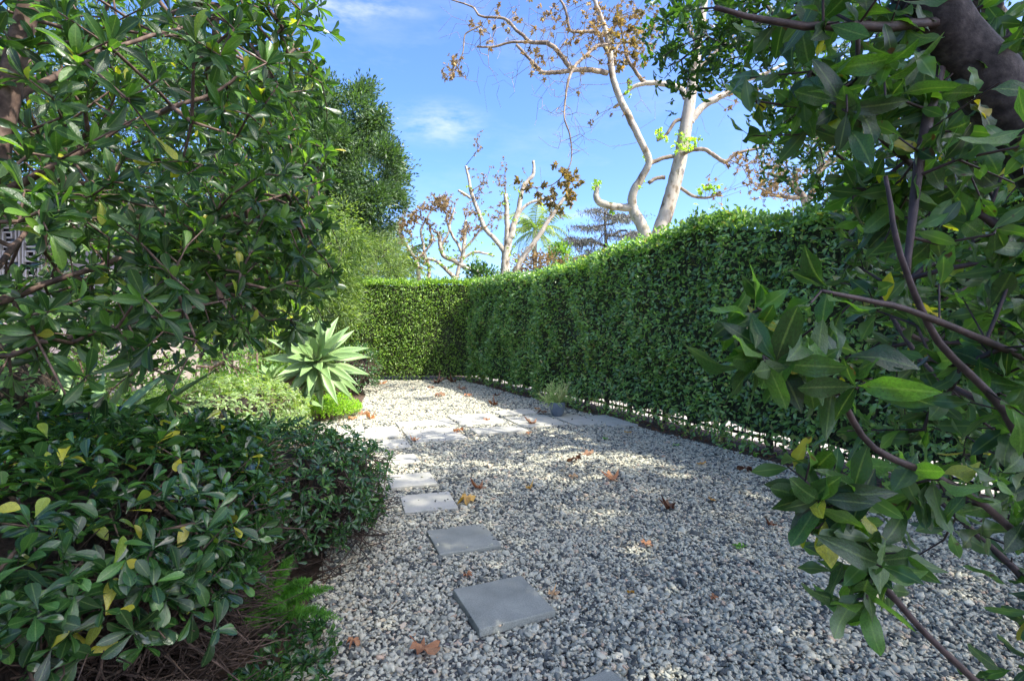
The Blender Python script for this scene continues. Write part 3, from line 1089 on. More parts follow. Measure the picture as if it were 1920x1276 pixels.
    for k in range(int(length * 22)):
        sk = rng.uniform(0, length)
        z0 = core_low(sk) + rng.uniform(-.05, .25)
        d0 = rng.uniform(0.02, .3)
        L = rng.uniform(.12, .3)
        a = face_fn(sk, .26, z0)
        bb = face_fn(sk + rng.uniform(-.12, .12), d0, z0 - L)
        lines.append((np.array([a, (a + bb) / 2 + rng.normal(size=3) * .02, bb]), np.array([.004, .003, .0015])))
    vv, ff = tubes(lines, 4, cap=False)
    th.part("hanging_twigs", vv, ff, M_TWIG_BR, stuff=True)
    return th


def face_r(s, d, z):
    return np.array([HC[0] + HD[0] * s - HN[0] * d, HC[1] + HD[1] * s - HN[1] * d, z])


def top_r(s):
    return 2.66 + .07 * math.sin(s * .9 + 1.0) + (.10 if 7.4 < s < 9.6 else 0) * math.sin((s - 7.4) / 2.2 * PI) + .03 * math.sin(s * 3.1)


def low_r(s):
    base = -.03 + .045 * min(1, max(0, (s - 5.2) / 1.2))
    return base + .13 * mnoise.noise(Vector((s * 2.3, 4, 1))) + .08 * mnoise.noise(Vector((s * 7.3, 2, 1)))


hedge("hedge", "tall clipped green hedge running down the right side of the gravel", face_r, 14.2, top_r, .85, .070, 1000, low_r, M_L_HEDGE, 300, 22, 0, T_ELLI, lambda s: low_r(s) + .22, .10)


def face_f(s, d, z):
    return np.array([-7.2 + s, 14.75 + d, z])


hedge("hedge", "lower hedge closing the far end of the garden, half in sun", face_f, 6.4, lambda s: 2.80 + .025 * math.sin(s * 2.7), .85, .066, 1000,
      lambda s: -.03 + .05 * mnoise.noise(Vector((s * 2, 0, 7))), M_L_HEDGE_FAR, 0, 9, 0, T_ELLI, lambda s: .12, .06)

# ------------------------------------------------------------------ iron fence behind the right hedge
fb = face_r(8, .50, 0)
fence = Thing("metal_fence", "low dark iron picket fence glimpsed through the foot of the right hedge", "fence", fb)
HYAW = math.atan2(HD[1], HD[0])
for zr in (.10, 1.05):
    vv, ff = box_arrays((-5.6, -.011, -.018), (5.6, .011, .018), yaw=0)
    cs, sn = math.cos(HYAW), math.sin(HYAW)
    vv = vv @ np.array([[cs, sn, 0], [-sn, cs, 0], [0, 0, 1]]) + face_r(8.6, .50, zr)
    fence.part("rail", vv, ff, M_IRON, False)
pk_v, pk_f = box_arrays((-.007, -.007, 0), (.007, .007, 1.16))
pk = mesh_arrays("picket", pk_v, pk_f, M_IRON, False)
for k in range(100):
    o = link("picket", pk, fence.e, Vector(face_r(3.1 + k * .11, .50 + (.0), .02) - fb))
    o.rotation_euler = (0, 0, HYAW)
po_v, po_f = box_arrays((-.022, -.022, 0), (.022, .022, 1.22), bevel=.004)
po = mesh_arrays("post", po_v, po_f, M_IRON, False)
for k in range(5):
    o = link("post", po, fence.e, Vector(face_r(3.04 + k * 2.2, .50, -.01) - fb))
    o.rotation_euler = (0, 0, HYAW)


# ------------------------------------------------------------------ tall street tree outside the picture, whose shade lies over the foreground
sh = Thing("street_tree", "tall broad leaved tree standing behind the camera on the right, shading the foreground", "tree", (9.6, -3.6, 0))
tk = smooth_line([(9.6, -3.6, -.05), (9.4, -3.4, 4), (8.6, -2.6, 8), (7.9, -1.8, 10.6)], [.28, .22, .17, .08], 6, .04)
vv, ff = tubes([tk], 12, rough=.06)
sh.part("trunk", vv, ff, M_BARK_DK)
A_ = [ellipsoid_pts(c, r, n, .1, lump=.2, seed=n)[0] for c, r, n in [((7.8, -1.7, 11), (3.0, 2.5, 1.7), 1500), ((5.9, -2.4, 10.4), (1.4, 1.5, 1.0), 330), ((9.9, -.4, 10.8), (1.5, 1.5, 1.2), 260)]]
tips = np.concatenate(A_)
sel = tips[rng.permutation(len(tips))[:500]]
lines, td = grow([tk], sel, .012, .46, .7, .25, .1, rmax=.10)
vv, ff = tubes(lines, 5, cap=False)
sh.part("branches", vv, ff, M_BARK_DK, stuff=True)
lv = Leaves()
lv.whorls(tips, rng.normal(size=tips.shape) + [0, 0, .5], 8, .16, 1.0, 30, 90, .3, back=.25)
build_leaves(sh, lv, M_L_CANOPY, T_ELLI, T_ELLI_LO, 0, rest="crown")

# ------------------------------------------------------------------ house glimpsed on the left
hb = np.array([-8.0, 9.5, 0])
house = Thing("house", "pinkish stucco house with a cream lattice screen, glimpsed behind the left shrubs", "house", hb)
v, f = box_arrays((-11, 7.0, -.05), (-5.15, 12.5, 2.95))
house.part("wall", v, f, M_STUCCO, False)
v, f = box_arrays((-11.5, 6.5, 2.98), (-4.7, 13.0, 3.10))
house.part("eave", v, f, M_WHITE, False)
rv = np.array([(-11.6, 6.4, 3.11), (-4.6, 6.4, 3.11), (-4.6, 13.1, 3.11), (-11.6, 13.1, 3.11), (-9.5, 8.9, 3.45), (-6.9, 8.9, 3.45), (-6.9, 10.6, 3.45), (-9.5, 10.6, 3.45)])
rf = [(0, 1, 5, 4), (1, 2, 6, 5), (2, 3, 7, 6), (3, 0, 4, 7), (4, 5, 6, 7)]
house.part("roof", rv, rf, M_ROOF, False)
v, f = box_arrays((-7.15, 6.955, 2.02), (-5.9, 6.99, 2.80))
win = house.part("window", v, f, M_DARKIN, False)
v, f = box_arrays((-5.148, 8.6, .9), (-5.11, 9.9, 2.1))
win2 = house.part("window", v, f, M_DARKIN, False)
# the screen: upright bars and key-pattern blocks
SX0, SX1, SZ0, SZ1 = -7.12, -5.92, 2.04, 2.78


def bar(x0, x1, z0, z1, y0=6.90, y1=6.94, nm="screen_bar"):
    vv, ff = box_arrays((x0, y0, z0), (x1, y1, z1))
    house.part(nm, vv, ff, M_WHITE, False, parent=None)


bar(SX0 - .03, SX1 + .03, SZ1, SZ1 + .04, 6.88, 6.955)
bar(SX0 - .03, SX1 + .03, SZ0 - .04, SZ0, 6.88, 6.955)
b_ = .020
for x in np.arange(SX0, SX1 + .01, .30):
    bar(x, x + b_, SZ0, SZ1)
    bar(x + .05, x + .05 + b_, SZ0, SZ1)
    if x + .28 > SX1:
        break
    for zc in (SZ0 + .02, SZ0 + .27, SZ0 + .52):
        x0 = x + .085
        # a square spiral
        bar(x0 + .02, x0 + .19, zc + .19, zc + .19 + b_)
        bar(x0 + .17, x0 + .19, zc + .0, zc + .188)
        bar(x0, x0 + .168, zc, zc + b_)
        bar(x0, x0 + .02, zc + .022, zc + .15)
        bar(x0 + .022, x0 + .135, zc + .13, zc + .15)
        bar(x0 + .115, x0 + .135, zc + .06, zc + .128)
        bar(x0 + .06, x0 + .113, zc + .06, zc + .08)


# ------------------------------------------------------------------ bushes


def bush(name, label, c, r, yaw, n_tips, k, leafL, w, mat, t_hi, t_lo, n_parts, zleaf, twig_mat=None, power=2.6, lump=.14, cat="shrub", n_twigs=160, updir=.5, lo=50, hi=88, core=None, lo_far=None, seed=1, group=None, stemr=.0022):
    base = (c[0], c[1], 0)
    th = Thing(name, label, cat, base, group)
    cs, sn = math.cos(yaw), math.sin(yaw)
    tips, dirs = [], []
    for layer, (frac, sc) in enumerate(((.72, 1.0), (.28, .86))):
        v = unit(rng.normal(size=(int(n_tips * frac * 1.9), 3)))
        v = v[v[:, 2] > -.55]
        # superellipsoid
        q = (np.sum(np.abs(v) ** power, 1)) ** (-1 / power)
        lm = np.array([1 + lump * (mnoise.noise(Vector(tuple(a * 1.9)) + Vector((seed * 3.7, 0, seed))) + .6 * mnoise.noise(Vector(tuple(a * 5.5)) + Vector((seed, 2, 0)))) for a in v])
        loc = v * (q * lm * sc)[:, None] * np.array(r)
        nn_ = unit(np.sign(v) * np.abs(v * q[:, None]) ** (power - 1) / np.array(r))
        x = loc[:, 0] * cs - loc[:, 1] * sn
        y = loc[:, 0] * sn + loc[:, 1] * cs
        P3 = np.stack([x + c[0], y + c[1], loc[:, 2] + c[2]], 1)
        nx = nn_[:, 0] * cs - nn_[:, 1] * sn
        ny = nn_[:, 0] * sn + nn_[:, 1] * cs
        N3 = np.stack([nx, ny, nn_[:, 2]], 1)
        P3 += N3 * rng.normal(size=(len(P3), 1)) * leafL * .45
        kz = P3[:, 2] > (zleaf + np.maximum(0, 2.1 - P3[:, 1]) * (.20 if zleaf > .4 else 0) + rng.normal(size=len(P3)) * .06)
        idx = np.where(kz)[0][:int(n_tips * frac)]
        tips.append(P3[idx])
        dirs.append(unit(N3[idx] * .8 + np.array([0, 0, updir]) + rng.normal(size=(len(idx), 3)) * .28))
    tips, dirs = np.concatenate(tips), np.concatenate(dirs)
    lv = Leaves()
    lv.whorls(tips, dirs, k, leafL, w * .76, lo, hi, .24, back=leafL * .5)
    build_leaves(th, lv, mat, t_hi, t_lo, n_parts, lo_far=lo_far)
    # twigs from the foot outwards, one joined mesh
    roots = []
    for i in range(5):
        a = rng.uniform(0, 2 * PI)
        b0 = np.array([c[0] + math.cos(a) * r[0] * .35, c[1] + math.sin(a) * r[1] * .35, 0])
        t0 = np.array([c[0] + math.cos(a) * r[0] * .5, c[1] + math.sin(a) * r[1] * .5, c[2]])
        roots.append(smooth_line([b0, (b0 + t0) / 2 + rng.normal(size=3) * .03, t0], [.016, .013, .010], 4))
    sel = rng.permutation(len(tips))[:n_twigs]
    ln, _ = grow(roots, tips[sel] - dirs[sel] * leafL * .3, stemr, .42, .12, .25, .08, rmax=.014)
    vv, ff = tubes(roots + ln, 5, cap=False)
    th.part("branches", vv, ff, twig_mat or M_TWIG_BR, stuff=True)
    if core:
        # the dark dead twiggery inside, seen under the leaves
        lines = []
        for i in range(core):
            u = unit(rng.normal(size=3))
            u[2] = abs(u[2]) * .3
            u[:2] /= (abs(u[0]) ** power + abs(u[1]) ** power) ** (1 / power)
            rr_ = rng.uniform(.5, .93)
            x = u[0] * r[0] * rr_
            y = u[1] * r[1] * rr_
            p0 = np.array([c[0] + x * cs - y * sn, c[1] + x * sn + y * cs, rng.uniform(.0, c[2] + r[2] * .45)])
            d = unit(np.array([x, y, 0]) * 1.0 + np.array([0, 0, rng.uniform(-.1, .7)]) * max(r) + rng.normal(size=3) * .35)
            L = rng.uniform(.10, .28)
            m_ = p0 + d * L * .5 + rng.normal(size=3) * .012
            lines.append((np.array([p0 - d * L * .3, m_, p0 + d * L]), np.array([.0042, .003, .0016]) * rng.uniform(.7, 1.3)))
        vv, ff = tubes(lines, 3, cap=False)
        th.part("dry_twigs", vv, ff, twig_mat or M_TWIG_BR, stuff=True)
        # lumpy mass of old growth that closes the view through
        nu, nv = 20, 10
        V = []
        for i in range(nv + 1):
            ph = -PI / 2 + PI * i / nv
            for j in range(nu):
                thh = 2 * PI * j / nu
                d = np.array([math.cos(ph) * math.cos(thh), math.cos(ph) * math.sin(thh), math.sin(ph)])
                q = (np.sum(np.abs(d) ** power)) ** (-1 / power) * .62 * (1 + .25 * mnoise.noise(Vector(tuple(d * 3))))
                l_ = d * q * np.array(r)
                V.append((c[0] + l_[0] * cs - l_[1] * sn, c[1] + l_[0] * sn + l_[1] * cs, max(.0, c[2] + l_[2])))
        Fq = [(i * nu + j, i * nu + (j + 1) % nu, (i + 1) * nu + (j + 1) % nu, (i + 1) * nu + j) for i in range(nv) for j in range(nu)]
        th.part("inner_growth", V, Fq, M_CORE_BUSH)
    return th, tips, dirs


bush("shrub", "wide dark glossy bush with bare brown twigs underneath, filling the left foreground", (-1.98, 1.86, .52), (.98, 1.10, .50), math.radians(18), 2500, 7, .070, 1.0, M_L_BUSH,
     T_OBOV, T_OBOV_LO, 300, .50, M_TWIG_BR, 3.6, .10, n_twigs=520, core=9000, lo_far=2.4, seed=2)
bush("shrub", "round dark green bush bulging onto the gravel beside the stepping stones", (-1.46, 3.28, .38), (.60, .66, .40), 0, 1150, 7, .052, 1.0, M_L_BUSH2,
     T_OBOV, T_OBOV_LO, 300, .20, M_TWIG_BR, 2.5, .12, n_twigs=260, core=1100, seed=4)
bush("shrub", "sunlit rounded mound of pale green leaves in front of the agave", (-2.95, 5.35, .48), (.72, .85, .42), 0, 1500, 6, .050, 1.0, M_L_MOUND,
     T_OBOV, T_OBOV_LO, 0, .08, M_TWIG_BR, 2.4, .10, n_twigs=160, core=300, seed=5)
bush("shrub", "loose light green shrub with pinkish stems behind the sunlit mound", (-4.05, 6.2, .95), (.90, .9, .85), 0, 900, 6, .065, 1.0, M_L_SHRUB,
     T_OBOV, T_OBOV_LO, 300, .2, M_BARK_RED, 2.1, .25, n_twigs=420, updir=.7, lo=35, hi=80, seed=6, stemr=.003)
bush("shrub", "green shrub in front of the house wall, seen low through the left tree", (-4.7, 4.6, .85), (.95, 1.0, .85), 0, 900, 6, .07, 1.0, M_L_SHRUB,
     T_OBOV, T_OBOV_LO, 0, .1, M_BARK_RED, 2.2, .25, n_twigs=200, core=500, seed=8)
bush("shrub", "small dark rounded bush at the foot of the far hedge, right of the agave", (-3.55, 11.6, .5), (.62, .6, .62), 0, 500, 5, .06, 1.0, M_L_BUSH2,
     T_OBOV, T_OBOV_LO, 0, .05, M_TWIG_BR, 2.4, .12, n_twigs=80, core=300, seed=9)

# ------------------------------------------------------------------ left tree over the bushes
lt = Thing("tree", "glossy leaved tree with reddish branches filling the upper left corner", "tree", (-2.05, 2.2, 0))
trunk = smooth_line([(-2.27, 2.15, -.05), (-2.24, 2.15, .7), (-2.14, 2.1, 1.5), (-2.05, 2.08, 2.1), (-1.93, 2.1, 2.75), (-1.78, 2.15, 3.3)], [.075, .06, .048, .042, .036, .025], 6, .05)
vv, ff = tubes([trunk], 12, rough=.06)
lt.part("trunk", vv, ff, M_BARK_RED)
limbs = [
    ([trunk[0][12], (-1.75, 2.4, 1.75), (-1.45, 2.7, 2.0), (-1.2, 2.95, 2.2)], [.022, .018, .013, .008]),
    ([trunk[0][16], (-1.65, 2.2, 2.25), (-1.35, 2.4, 2.5), (-1.1, 2.5, 2.85)], [.021, .016, .012, .008]),
    ([trunk[0][20], (-1.9, 2.5, 2.75), (-1.7, 3.0, 3.2)], [.02, .015, .009]),
    ([trunk[0][13], (-2.3, 2.5, 1.9), (-2.6, 3.0, 2.3)], [.02, .015, .009]),
    ([trunk[0][10], (-1.8, 2.0, 1.35), (-1.5, 2.15, 1.45), (-1.2, 2.3, 1.55)], [.016, .013, .010, .006]),
    ([trunk[0][11], (-1.95, 1.8, 1.6), (-1.7, 1.5, 1.75)], [.015, .012, .008]),
    ([trunk[0][19], (-2.0, 1.8, 2.7), (-1.8, 1.5, 3.1)], [.018, .014, .009])]
rl = []
for pts, rr in limbs:
    l = smooth_line(pts, np.array(rr) * .72, 5, .5)
    rl.append(l)
    vv, ff = tubes([l], 8, rough=.1)
    lt.part("limb", vv, ff, M_BARK_RED)
t1, d1 = ellipsoid_pts((-1.98, 2.75, 2.50), (1.08, 1.25, 1.30), 1150, .35, lump=.22, seed=1)
t2, d2 = ellipsoid_pts((-1.72, 2.0, 1.48), (.66, .62, .42), 130, .2, lump=.2, seed=2)
t3, d3 = ellipsoid_pts((-2.9, 4.2, 2.7), (1.2, 1.2, 1.3), 420, .3, lump=.2, seed=3)
t4, d4 = ellipsoid_pts((-1.40, 2.75, 1.75), (.48, .55, .45), 170, .2, lump=.2, seed=4)
tips = np.concatenate([t1, t2, t3, t4])
dd = np.concatenate([d1, d2, d3, d4])
# pruned clear of the path
px = tips[:, 0] / tips[:, 1]
ok = (tips[:, 1] > 1.05) & (tips[:, 0] < -.34 * tips[:, 1]) & ~((tips[:, 2] < 1.35) & (px > -.62))
pz = (tips[:, 2] - 1.4) / tips[:, 1]
ok &= ~((px < -.895) & (px > -1.04) & (pz > .105) & (pz < .20))
tips, dd = tips[ok], dd[ok]
lines, td = grow([trunk] + rl, tips, .0026, .44, .16, .3, .13, rmax=.02)
vv, ff = tubes(lines, 5, cap=False)
lt.part("twigs", vv, ff, M_BARK_RED, stuff=True)
lv = Leaves()
tdir = unit(td * .8 + dd * .5 + np.array([0, 0, .45]))
lv.whorls(tips, tdir, 9, .096, .64, 26, 80, .16, back=.05)
build_leaves(lt, lv, M_L_TREE, T_OBOV, T_OBOV_LO, 300, lo_far=3.2)

# ------------------------------------------------------------------ right foreground tree
rt = Thing("tree", "leaning dark barked tree with large leathery leaves, close at the right edge", "tree", (2.35, 1.45, 0))
trunk = smooth_line([(2.45, 1.5, -.05), (2.1, 1.45, .7), (1.65, 1.38, 1.45), (1.28, 1.32, 1.92), (1.0, 1.28, 2.25), (.8, 1.2, 2.8), (.9, 1.0, 3.5)], [.11, .09, .078, .070, .062, .05, .035], 6, .04)
vv, ff = tubes([trunk], 14, rough=.10)
rt.part("trunk", vv, ff, M_BARK_DK)


def stem_px(l, r):
    return smooth_line([P(x, y, Y) for x, y, Y in l], r, 5, .10)


rl = [
    stem_px([(2080, 1330, 1.25), (1915, 830, 1.2), (1760, 640, 1.15), (1690, 480, 1.1), (1660, 330, 1.1)], [.012, .010, .008, .006, .004]),
    stem_px([(2080, 1200, 1.2), (1850, 950, 1.1), (1640, 840, 1.05), (1560, 720, 1.0), (1440, 690, .98)], [.010, .008, .007, .005, .004]),
    stem_px([(1990, 1400, 1.15), (1800, 1250, 1.1), (1650, 1090, 1.1), (1560, 970, 1.1), (1510, 900, 1.1)], [.009, .0075, .0065, .005, .0035]),
    stem_px([(2000, 700, 1.25), (1850, 640, 1.2), (1700, 580, 1.1), (1540, 545, 1.0)], [.011, .009, .007, .004]),
    stem_px([(1790, 40, 1.28), (1640, 50, 1.2), (1480, 45, 1.15), (1340, 15, 1.1)], [.014, .011, .008, .005]),
    stem_px([(1760, 130, 1.3), (1720, 330, 1.2), (1700, 520, 1.15)], [.014, .011, .007]),
    stem_px([(1990, 500, 1.4), (1850, 410, 1.4), (1700, 300, 1.4), (1560, 180, 1.4)], [.014, .011, .008, .005]),
    stem_px([(2100, 900, 1.5), (1900, 780, 1.6), (1750, 700, 1.8), (1650, 560, 2.0)], [.016, .012, .01, .006]),
    stem_px([(2100, 1350, 1.3), (1950, 1120, 1.3), (1830, 1000, 1.4), (1750, 930, 1.5)], [.013, .010, .008, .005]),
    smooth_line([trunk[0][-6], (1.4, 1.0, 3.4), (2.2, .8, 3.9)], [.035, .03, .02], 5, .1),
    smooth_line([trunk[0][-8], (.8, 1.6, 3.1), (1.2, 2.0, 3.9)], [.03, .025, .018], 5, .1),
    smooth_line([trunk[0][-3], (.9, .4, 3.9), (1.2, -.3, 4.4)], [.03, .025, .018], 5, .1)]
for l in rl:
    vv, ff = tubes([l], 8, rough=.12)
    rt.part("limb", vv, ff, M_TWIG_DK if l[1][0] < .02 else M_BARK_DK)
vols = [
    (P(1590, 130, 1.3), (.24, .28, .26), 46), (P(1810, 430, 1.35), (.24, .35, .42), 66), (P(1520, 670, 1.0), (.12, .14, .11), 12), (P(1430, 660, .97), (.055, .1, .10), 9), (P(1530, 930, 1.1), (.07, .1, .08), 9), (P(1590, 1080, 1.1), (.06, .1, .09), 8),
    (P(1790, 830, 1.25), (.24, .28, .25), 34), (P(1650, 980, 1.15), (.15, .2, .20), 10), (P(1890, 1180, 1.3), (.20, .3, .20), 14), (P(1850, 100, 1.75), (.3, .28, .36), 50),
    ((2.05, 2.3, 1.8), (.52, .6, .85), 330), ((2.45, 2.6, 1.2), (.5, .6, .6), 110), (P(1700, 280, 1.3), (.16, .25, .25), 24), ((1.6, 1.9, 2.75), (.55, .55, .6), 110)]
T_, D_ = [], []
for c, r, n in vols:
    a, b = ellipsoid_pts(c, r, n, .1, lump=.1)
    T_.append(a)
    D_.append(b)
tips, dd = np.concatenate(T_), np.concatenate(D_)
ok = (tips[:, 1] > .72) & (tips[:, 2] > .25) & (tips[:, 0] > .42 * tips[:, 1])
tips, dd = tips[ok], dd[ok]
lines, td = grow([trunk] + rl, tips, .0019, .42, .10, .3, .14, rmax=.010)
vv, ff = tubes(lines, 6, cap=False)
rt.part("twigs", vv, ff, M_TWIG_DK, stuff=True)
lv = Leaves()
tdir = unit(td * 1.0 + dd * .2 + np.array([-.1, -.1, -.15]))
lv.whorls(tips, tdir, 5, .102, .72, 25, 95, .36, back=.11)
build_leaves(rt, lv, M_L_RIGHT, T_ELLI, T_ELLI_LO, 300, lo_far=2.0)
# its crown overhead
t5, d5 = ellipsoid_pts((2.6, .7, 4.3), (1.3, 1.3, .8), 330, .1, lump=.15, seed=5)
t5 = t5[(t5[:, 2] > 3.3)]
lv = Leaves()
lv.whorls(t5, rng.normal(size=(len(t5), 3)) * .6 + np.array([0, 0, .4]), 7, .11, 1.0, 40, 88, .2, back=.1)
build_leaves(rt, lv, M_L_CANOPY, T_ELLI, T_ELLI_LO, 0, rest="crown")
lines, td = grow(rl[-3:], t5, .0025, .45, .25, .3, .12, rmax=.03)
vv, ff = tubes(lines, 4, cap=False)
rt.part("crown_twigs", vv, ff, M_TWIG_DK, stuff=True)

# ------------------------------------------------------------------ overhanging tree behind the right hedge: dark fine leaves against the sky
ot = Thing("tree", "dark fine leaved tree overhanging from behind the right hedge, against the sky", "tree", (5.3, 4.6, 0))
trunk = smooth_line([(5.3, 4.6, -.05), (5.1, 4.6, 1.6), (4.7, 4.5, 3.0), (4.2, 4.5, 4.0), (3.6, 4.5, 4.7)], [.17, .14, .12, .10, .07], 6, .05)
vv, ff = tubes([trunk], 12, rough=.08)
ot.part("trunk", vv, ff, M_BARK_DK)
rl = [smooth_line([trunk[0][14], (3.7, 4.9, 4.2), (2.9, 5.0, 4.5), (2.2, 4.9, 4.6)], [.06, .05, .035, .02], 5, .1),
      smooth_line([trunk[0][18], (3.3, 3.8, 5.0), (2.7, 3.3, 5.2)], [.05, .04, .02], 5, .1),
      smooth_line([trunk[0][20], (3.2, 5.2, 5.6), (2.8, 5.9, 6.2)], [.05, .04, .02], 5, .1),
      smooth_line([trunk[0][16], (4.3, 5.4, 4.4), (4.1, 6.2, 4.8)], [.05, .04, .02], 5, .1)]
for l in rl:
    vv, ff = tubes([l], 8, rough=.1)
    ot.part("limb", vv, ff, M_BARK_DK)
A_, B_ = [], []
for c, r, n in [((4.0, 3.9, 5.4), (1.7, 1.7, 1.1), 170), ((2.2, 4.7, 4.4), (.8, .8, .5), 60), ((1.6, 4.6, 3.9), (.5, .5, .26), 24), ((2.25, 4.5, 3.75), (.5, .6, .28), 34), (P(1480, 215, 5.0), (.32, .4, .22), 20), ((3.9, 5.9, 5.2), (1.0, 1.0, .9), 50), ((2.95, 5.4, 3.45), (.35, .5, .45), 34), ((3.4, 5.6, 2.9), (.35, .4, .55), 40)]:
    a, b = ellipsoid_pts(c, r, n, .1, lump=.2, seed=n)
    A_.append(a)
tips = np.concatenate(A_)
lines, td = grow([trunk] + rl, tips, .0035, .46, .3, .3, .14, up=.1, rmax=.05)
vv, ff = tubes(lines, 5, cap=False)
ot.part("twigs", vv, ff, M_BARK_DK, stuff=True)
lv = Leaves()
# sprays: each tip carries short side shoots of paired leaflets
for rep in range(3):
    off = rng.normal(size=tips.shape) * .13
    lv.whorls(tips + off, unit(td * .6 + off * 3 + np.array([0, 0, -.35])), 9, .085, .85, 45, 88, .2, back=.16)
build_leaves(ot, lv, M_L_CANOPY, T_ELLI, T_ELLI_LO, 300, lo_far=1)

# ------------------------------------------------------------------ agaves


def agave_blade(base, dirv, normal, L, W, curl=.25, fold=.5, thick=.012, n=9, sway=0.0):
    """a broad pointed fleshy leaf, closed and solid"""
    dirv, normal = unit(dirv), np.asarray(normal, float)
    normal = unit(normal - dirv * np.dot(normal, dirv))
    side = np.cross(normal, dirv)
    V, UV = [], []
    prof = [.42, .36, .55, .84, 1.0, .90, .64, .32, .015]
    for i in range(n):
        u = i / (n - 1)
        w = W / 2 * np.interp(u, np.linspace(0, 1, len(prof)), prof)
        c = base + dirv * L * (u - .10 * u * u * abs(curl)) - normal * L * curl * (u ** 2.2) + side * sway * L * u * u
        fw = fold * w * (1 - .4 * u)
        th = thick * (1.6 - 1.3 * u)
        wig = .07 * w * math.sin(i * 2.1 + L * 50)
        row = [(-w, fw + wig), (-.5 * w, fw * .3), (0, 0), (.5 * w, fw * .3), (w, fw - wig), (.5 * w, fw * .3 - th), (0, -th * 1.3), (-.5 * w, fw * .3 - th)]
        for k, (s, z) in enumerate(row):
            V.append(c + side * s + normal * z)
            UV.append((.5 + .5 * s / max(w, 1e-4), u))
    F_ = []
    for i in range(n - 1):
        for k in range(8):
            F_.append((i * 8 + k, i * 8 + (k + 1) % 8, (i + 1) * 8 + (k + 1) % 8, (i + 1) * 8 + k))
    return np.array(V), np.array(F_), np.array(UV)


def agave(label, base, centre, axis, R, n, W, trunk_pts=None, tr=.05, lo=12, hi=105, seed=3, name="agave"):
    rs = np.random.default_rng(seed)
    th = Thing(name, label, "succulent", base)
    if trunk_pts is not None:
        l = smooth_line(trunk_pts, np.linspace(tr * 1.1, tr, len(trunk_pts)), 7, .06)
        vv, ff = tubes([l], 12, rough=.08)
        th.part("trunk", vv, ff, M_CANE)
    axis = unit(axis)
    e1 = unit(np.cross(axis, [0, 0, 1.0]))
    e2 = np.cross(axis, e1)
    for i in range(n):
        f = (i + .5) / n
        ph = i * 2.39996 + rs.uniform(-.12, .12)
        el = math.radians(lo + (hi - lo) * f ** .85 + rs.uniform(-5, 5))
        rad = math.cos(ph) * e1 + math.sin(ph) * e2
        d = math.cos(el) * axis + math.sin(el) * rad
        nr = math.sin(el) * axis - math.cos(el) * rad
        L = R * (.62 + .42 * math.sin(min(1, f * 1.5) * PI / 2)) * rs.uniform(.9, 1.08)
        c = centre + axis * (.14 * R * (1 - f)) + rad * .04 * R
        vv, ff, uu = agave_blade(np.array(c), d, nr, L, W * rs.uniform(.88, 1.1), curl=rs.uniform(.02, .30) * (.4 + f), fold=rs.uniform(.35, .7), thick=.010 * R / .6, sway=rs.uniform(-.08, .08))
        th.part("leaf", vv, ff, M_AGAVE, True, None, uu)
    return th


AC = P(594, 678, 7.9)
agave("large pale green agave rosette facing the path on a bent brown trunk", (-3.45, 8.15, 0), AC, (.20, -.86, .40), .72, 46, .145,
      [(-3.45, 8.3, -.03), (-3.62, 8.3, .35), (-3.50, 8.25, .68), (-3.22, 8.1, .80), (AC[0] - .02, AC[1] + .05, AC[2] - .03)], .07, 8, 112)
A2 = P(560, 752, 7.7)
agave("small green agave low down under the large rosette, with a short reddish trunk", (-3.05, 7.75, 0), A2, (-.1, -.5, .9), .36, 18, .10, [(-3.02, 7.72, -.03), (-3.05, 7.74, .12), (A2[0], A2[1], A2[2] - .02)], .035, 8, 95, 5)
A3 = P(508, 715, 7.5)
agave("small green agave left of the bent trunk, above the sunlit mound", (-3.45, 7.55, 0), A3, (-.1, -.3, .95), .34, 16, .10, [(-3.45, 7.55, -.03), (-3.46, 7.53, .3), (A3[0], A3[1], A3[2] - .02)], .04, 8, 90, 6)
# large strap agave, mostly hidden
BA = np.array([-2.75, 3.35, .55])
ba = Thing("agave", "grey green strap leaved agave leaning out from under the left tree", "succulent", (-2.75, 3.35, 0))
l = smooth_line([(-2.75, 3.35, -.03), (-2.77, 3.36, .3), BA - np.array([0, 0, .02])], [.08, .075, .07], 5, .05)
vv, ff = tubes([l], 10, rough=.08)
ba.part("trunk", vv, ff, M_CANE)
rs = np.random.default_rng(11)
for i, (ph, el, L, W) in enumerate([(8, 40, 1.02, .13), (60, 55, .9, .12), (120, 45, .95, .12), (180, 40, .9, .12), (235, 50, .85, .12), (-60, 62, .55, .11), (30, 72, .8, .12), (-25, 20, .5, .11), (150, 70, .8, .12)]):
    p_, e_ = math.radians(ph), math.radians(el)
    d = np.array([math.cos(p_) * math.cos(e_), math.sin(p_) * math.cos(e_), math.sin(e_)])
    nr = np.array([-math.cos(p_) * math.sin(e_), -math.sin(p_) * math.sin(e_), math.cos(e_)])
    vv, ff, uu = agave_blade(BA, d, nr, L, W, curl=.18 if i else .06, fold=.55, thick=.012)
    ba.part("leaf", vv, ff, M_AGAVE, True, None, uu)
# young agave whose tip stands out of the mound
A4 = np.array([-1.93, 4.05, .50])
agave("pale green agave tip poking up between the dark bush and the sunlit mound", (-1.93, 4.05, 0), A4, (0, -.1, 1), .30, 7, .11, [(-1.93, 4.05, -.03), (-1.93, 4.05, .25), (-1.93, 4.05, .5)], .03, 4, 50, 9)

# ------------------------------------------------------------------ strappy plants


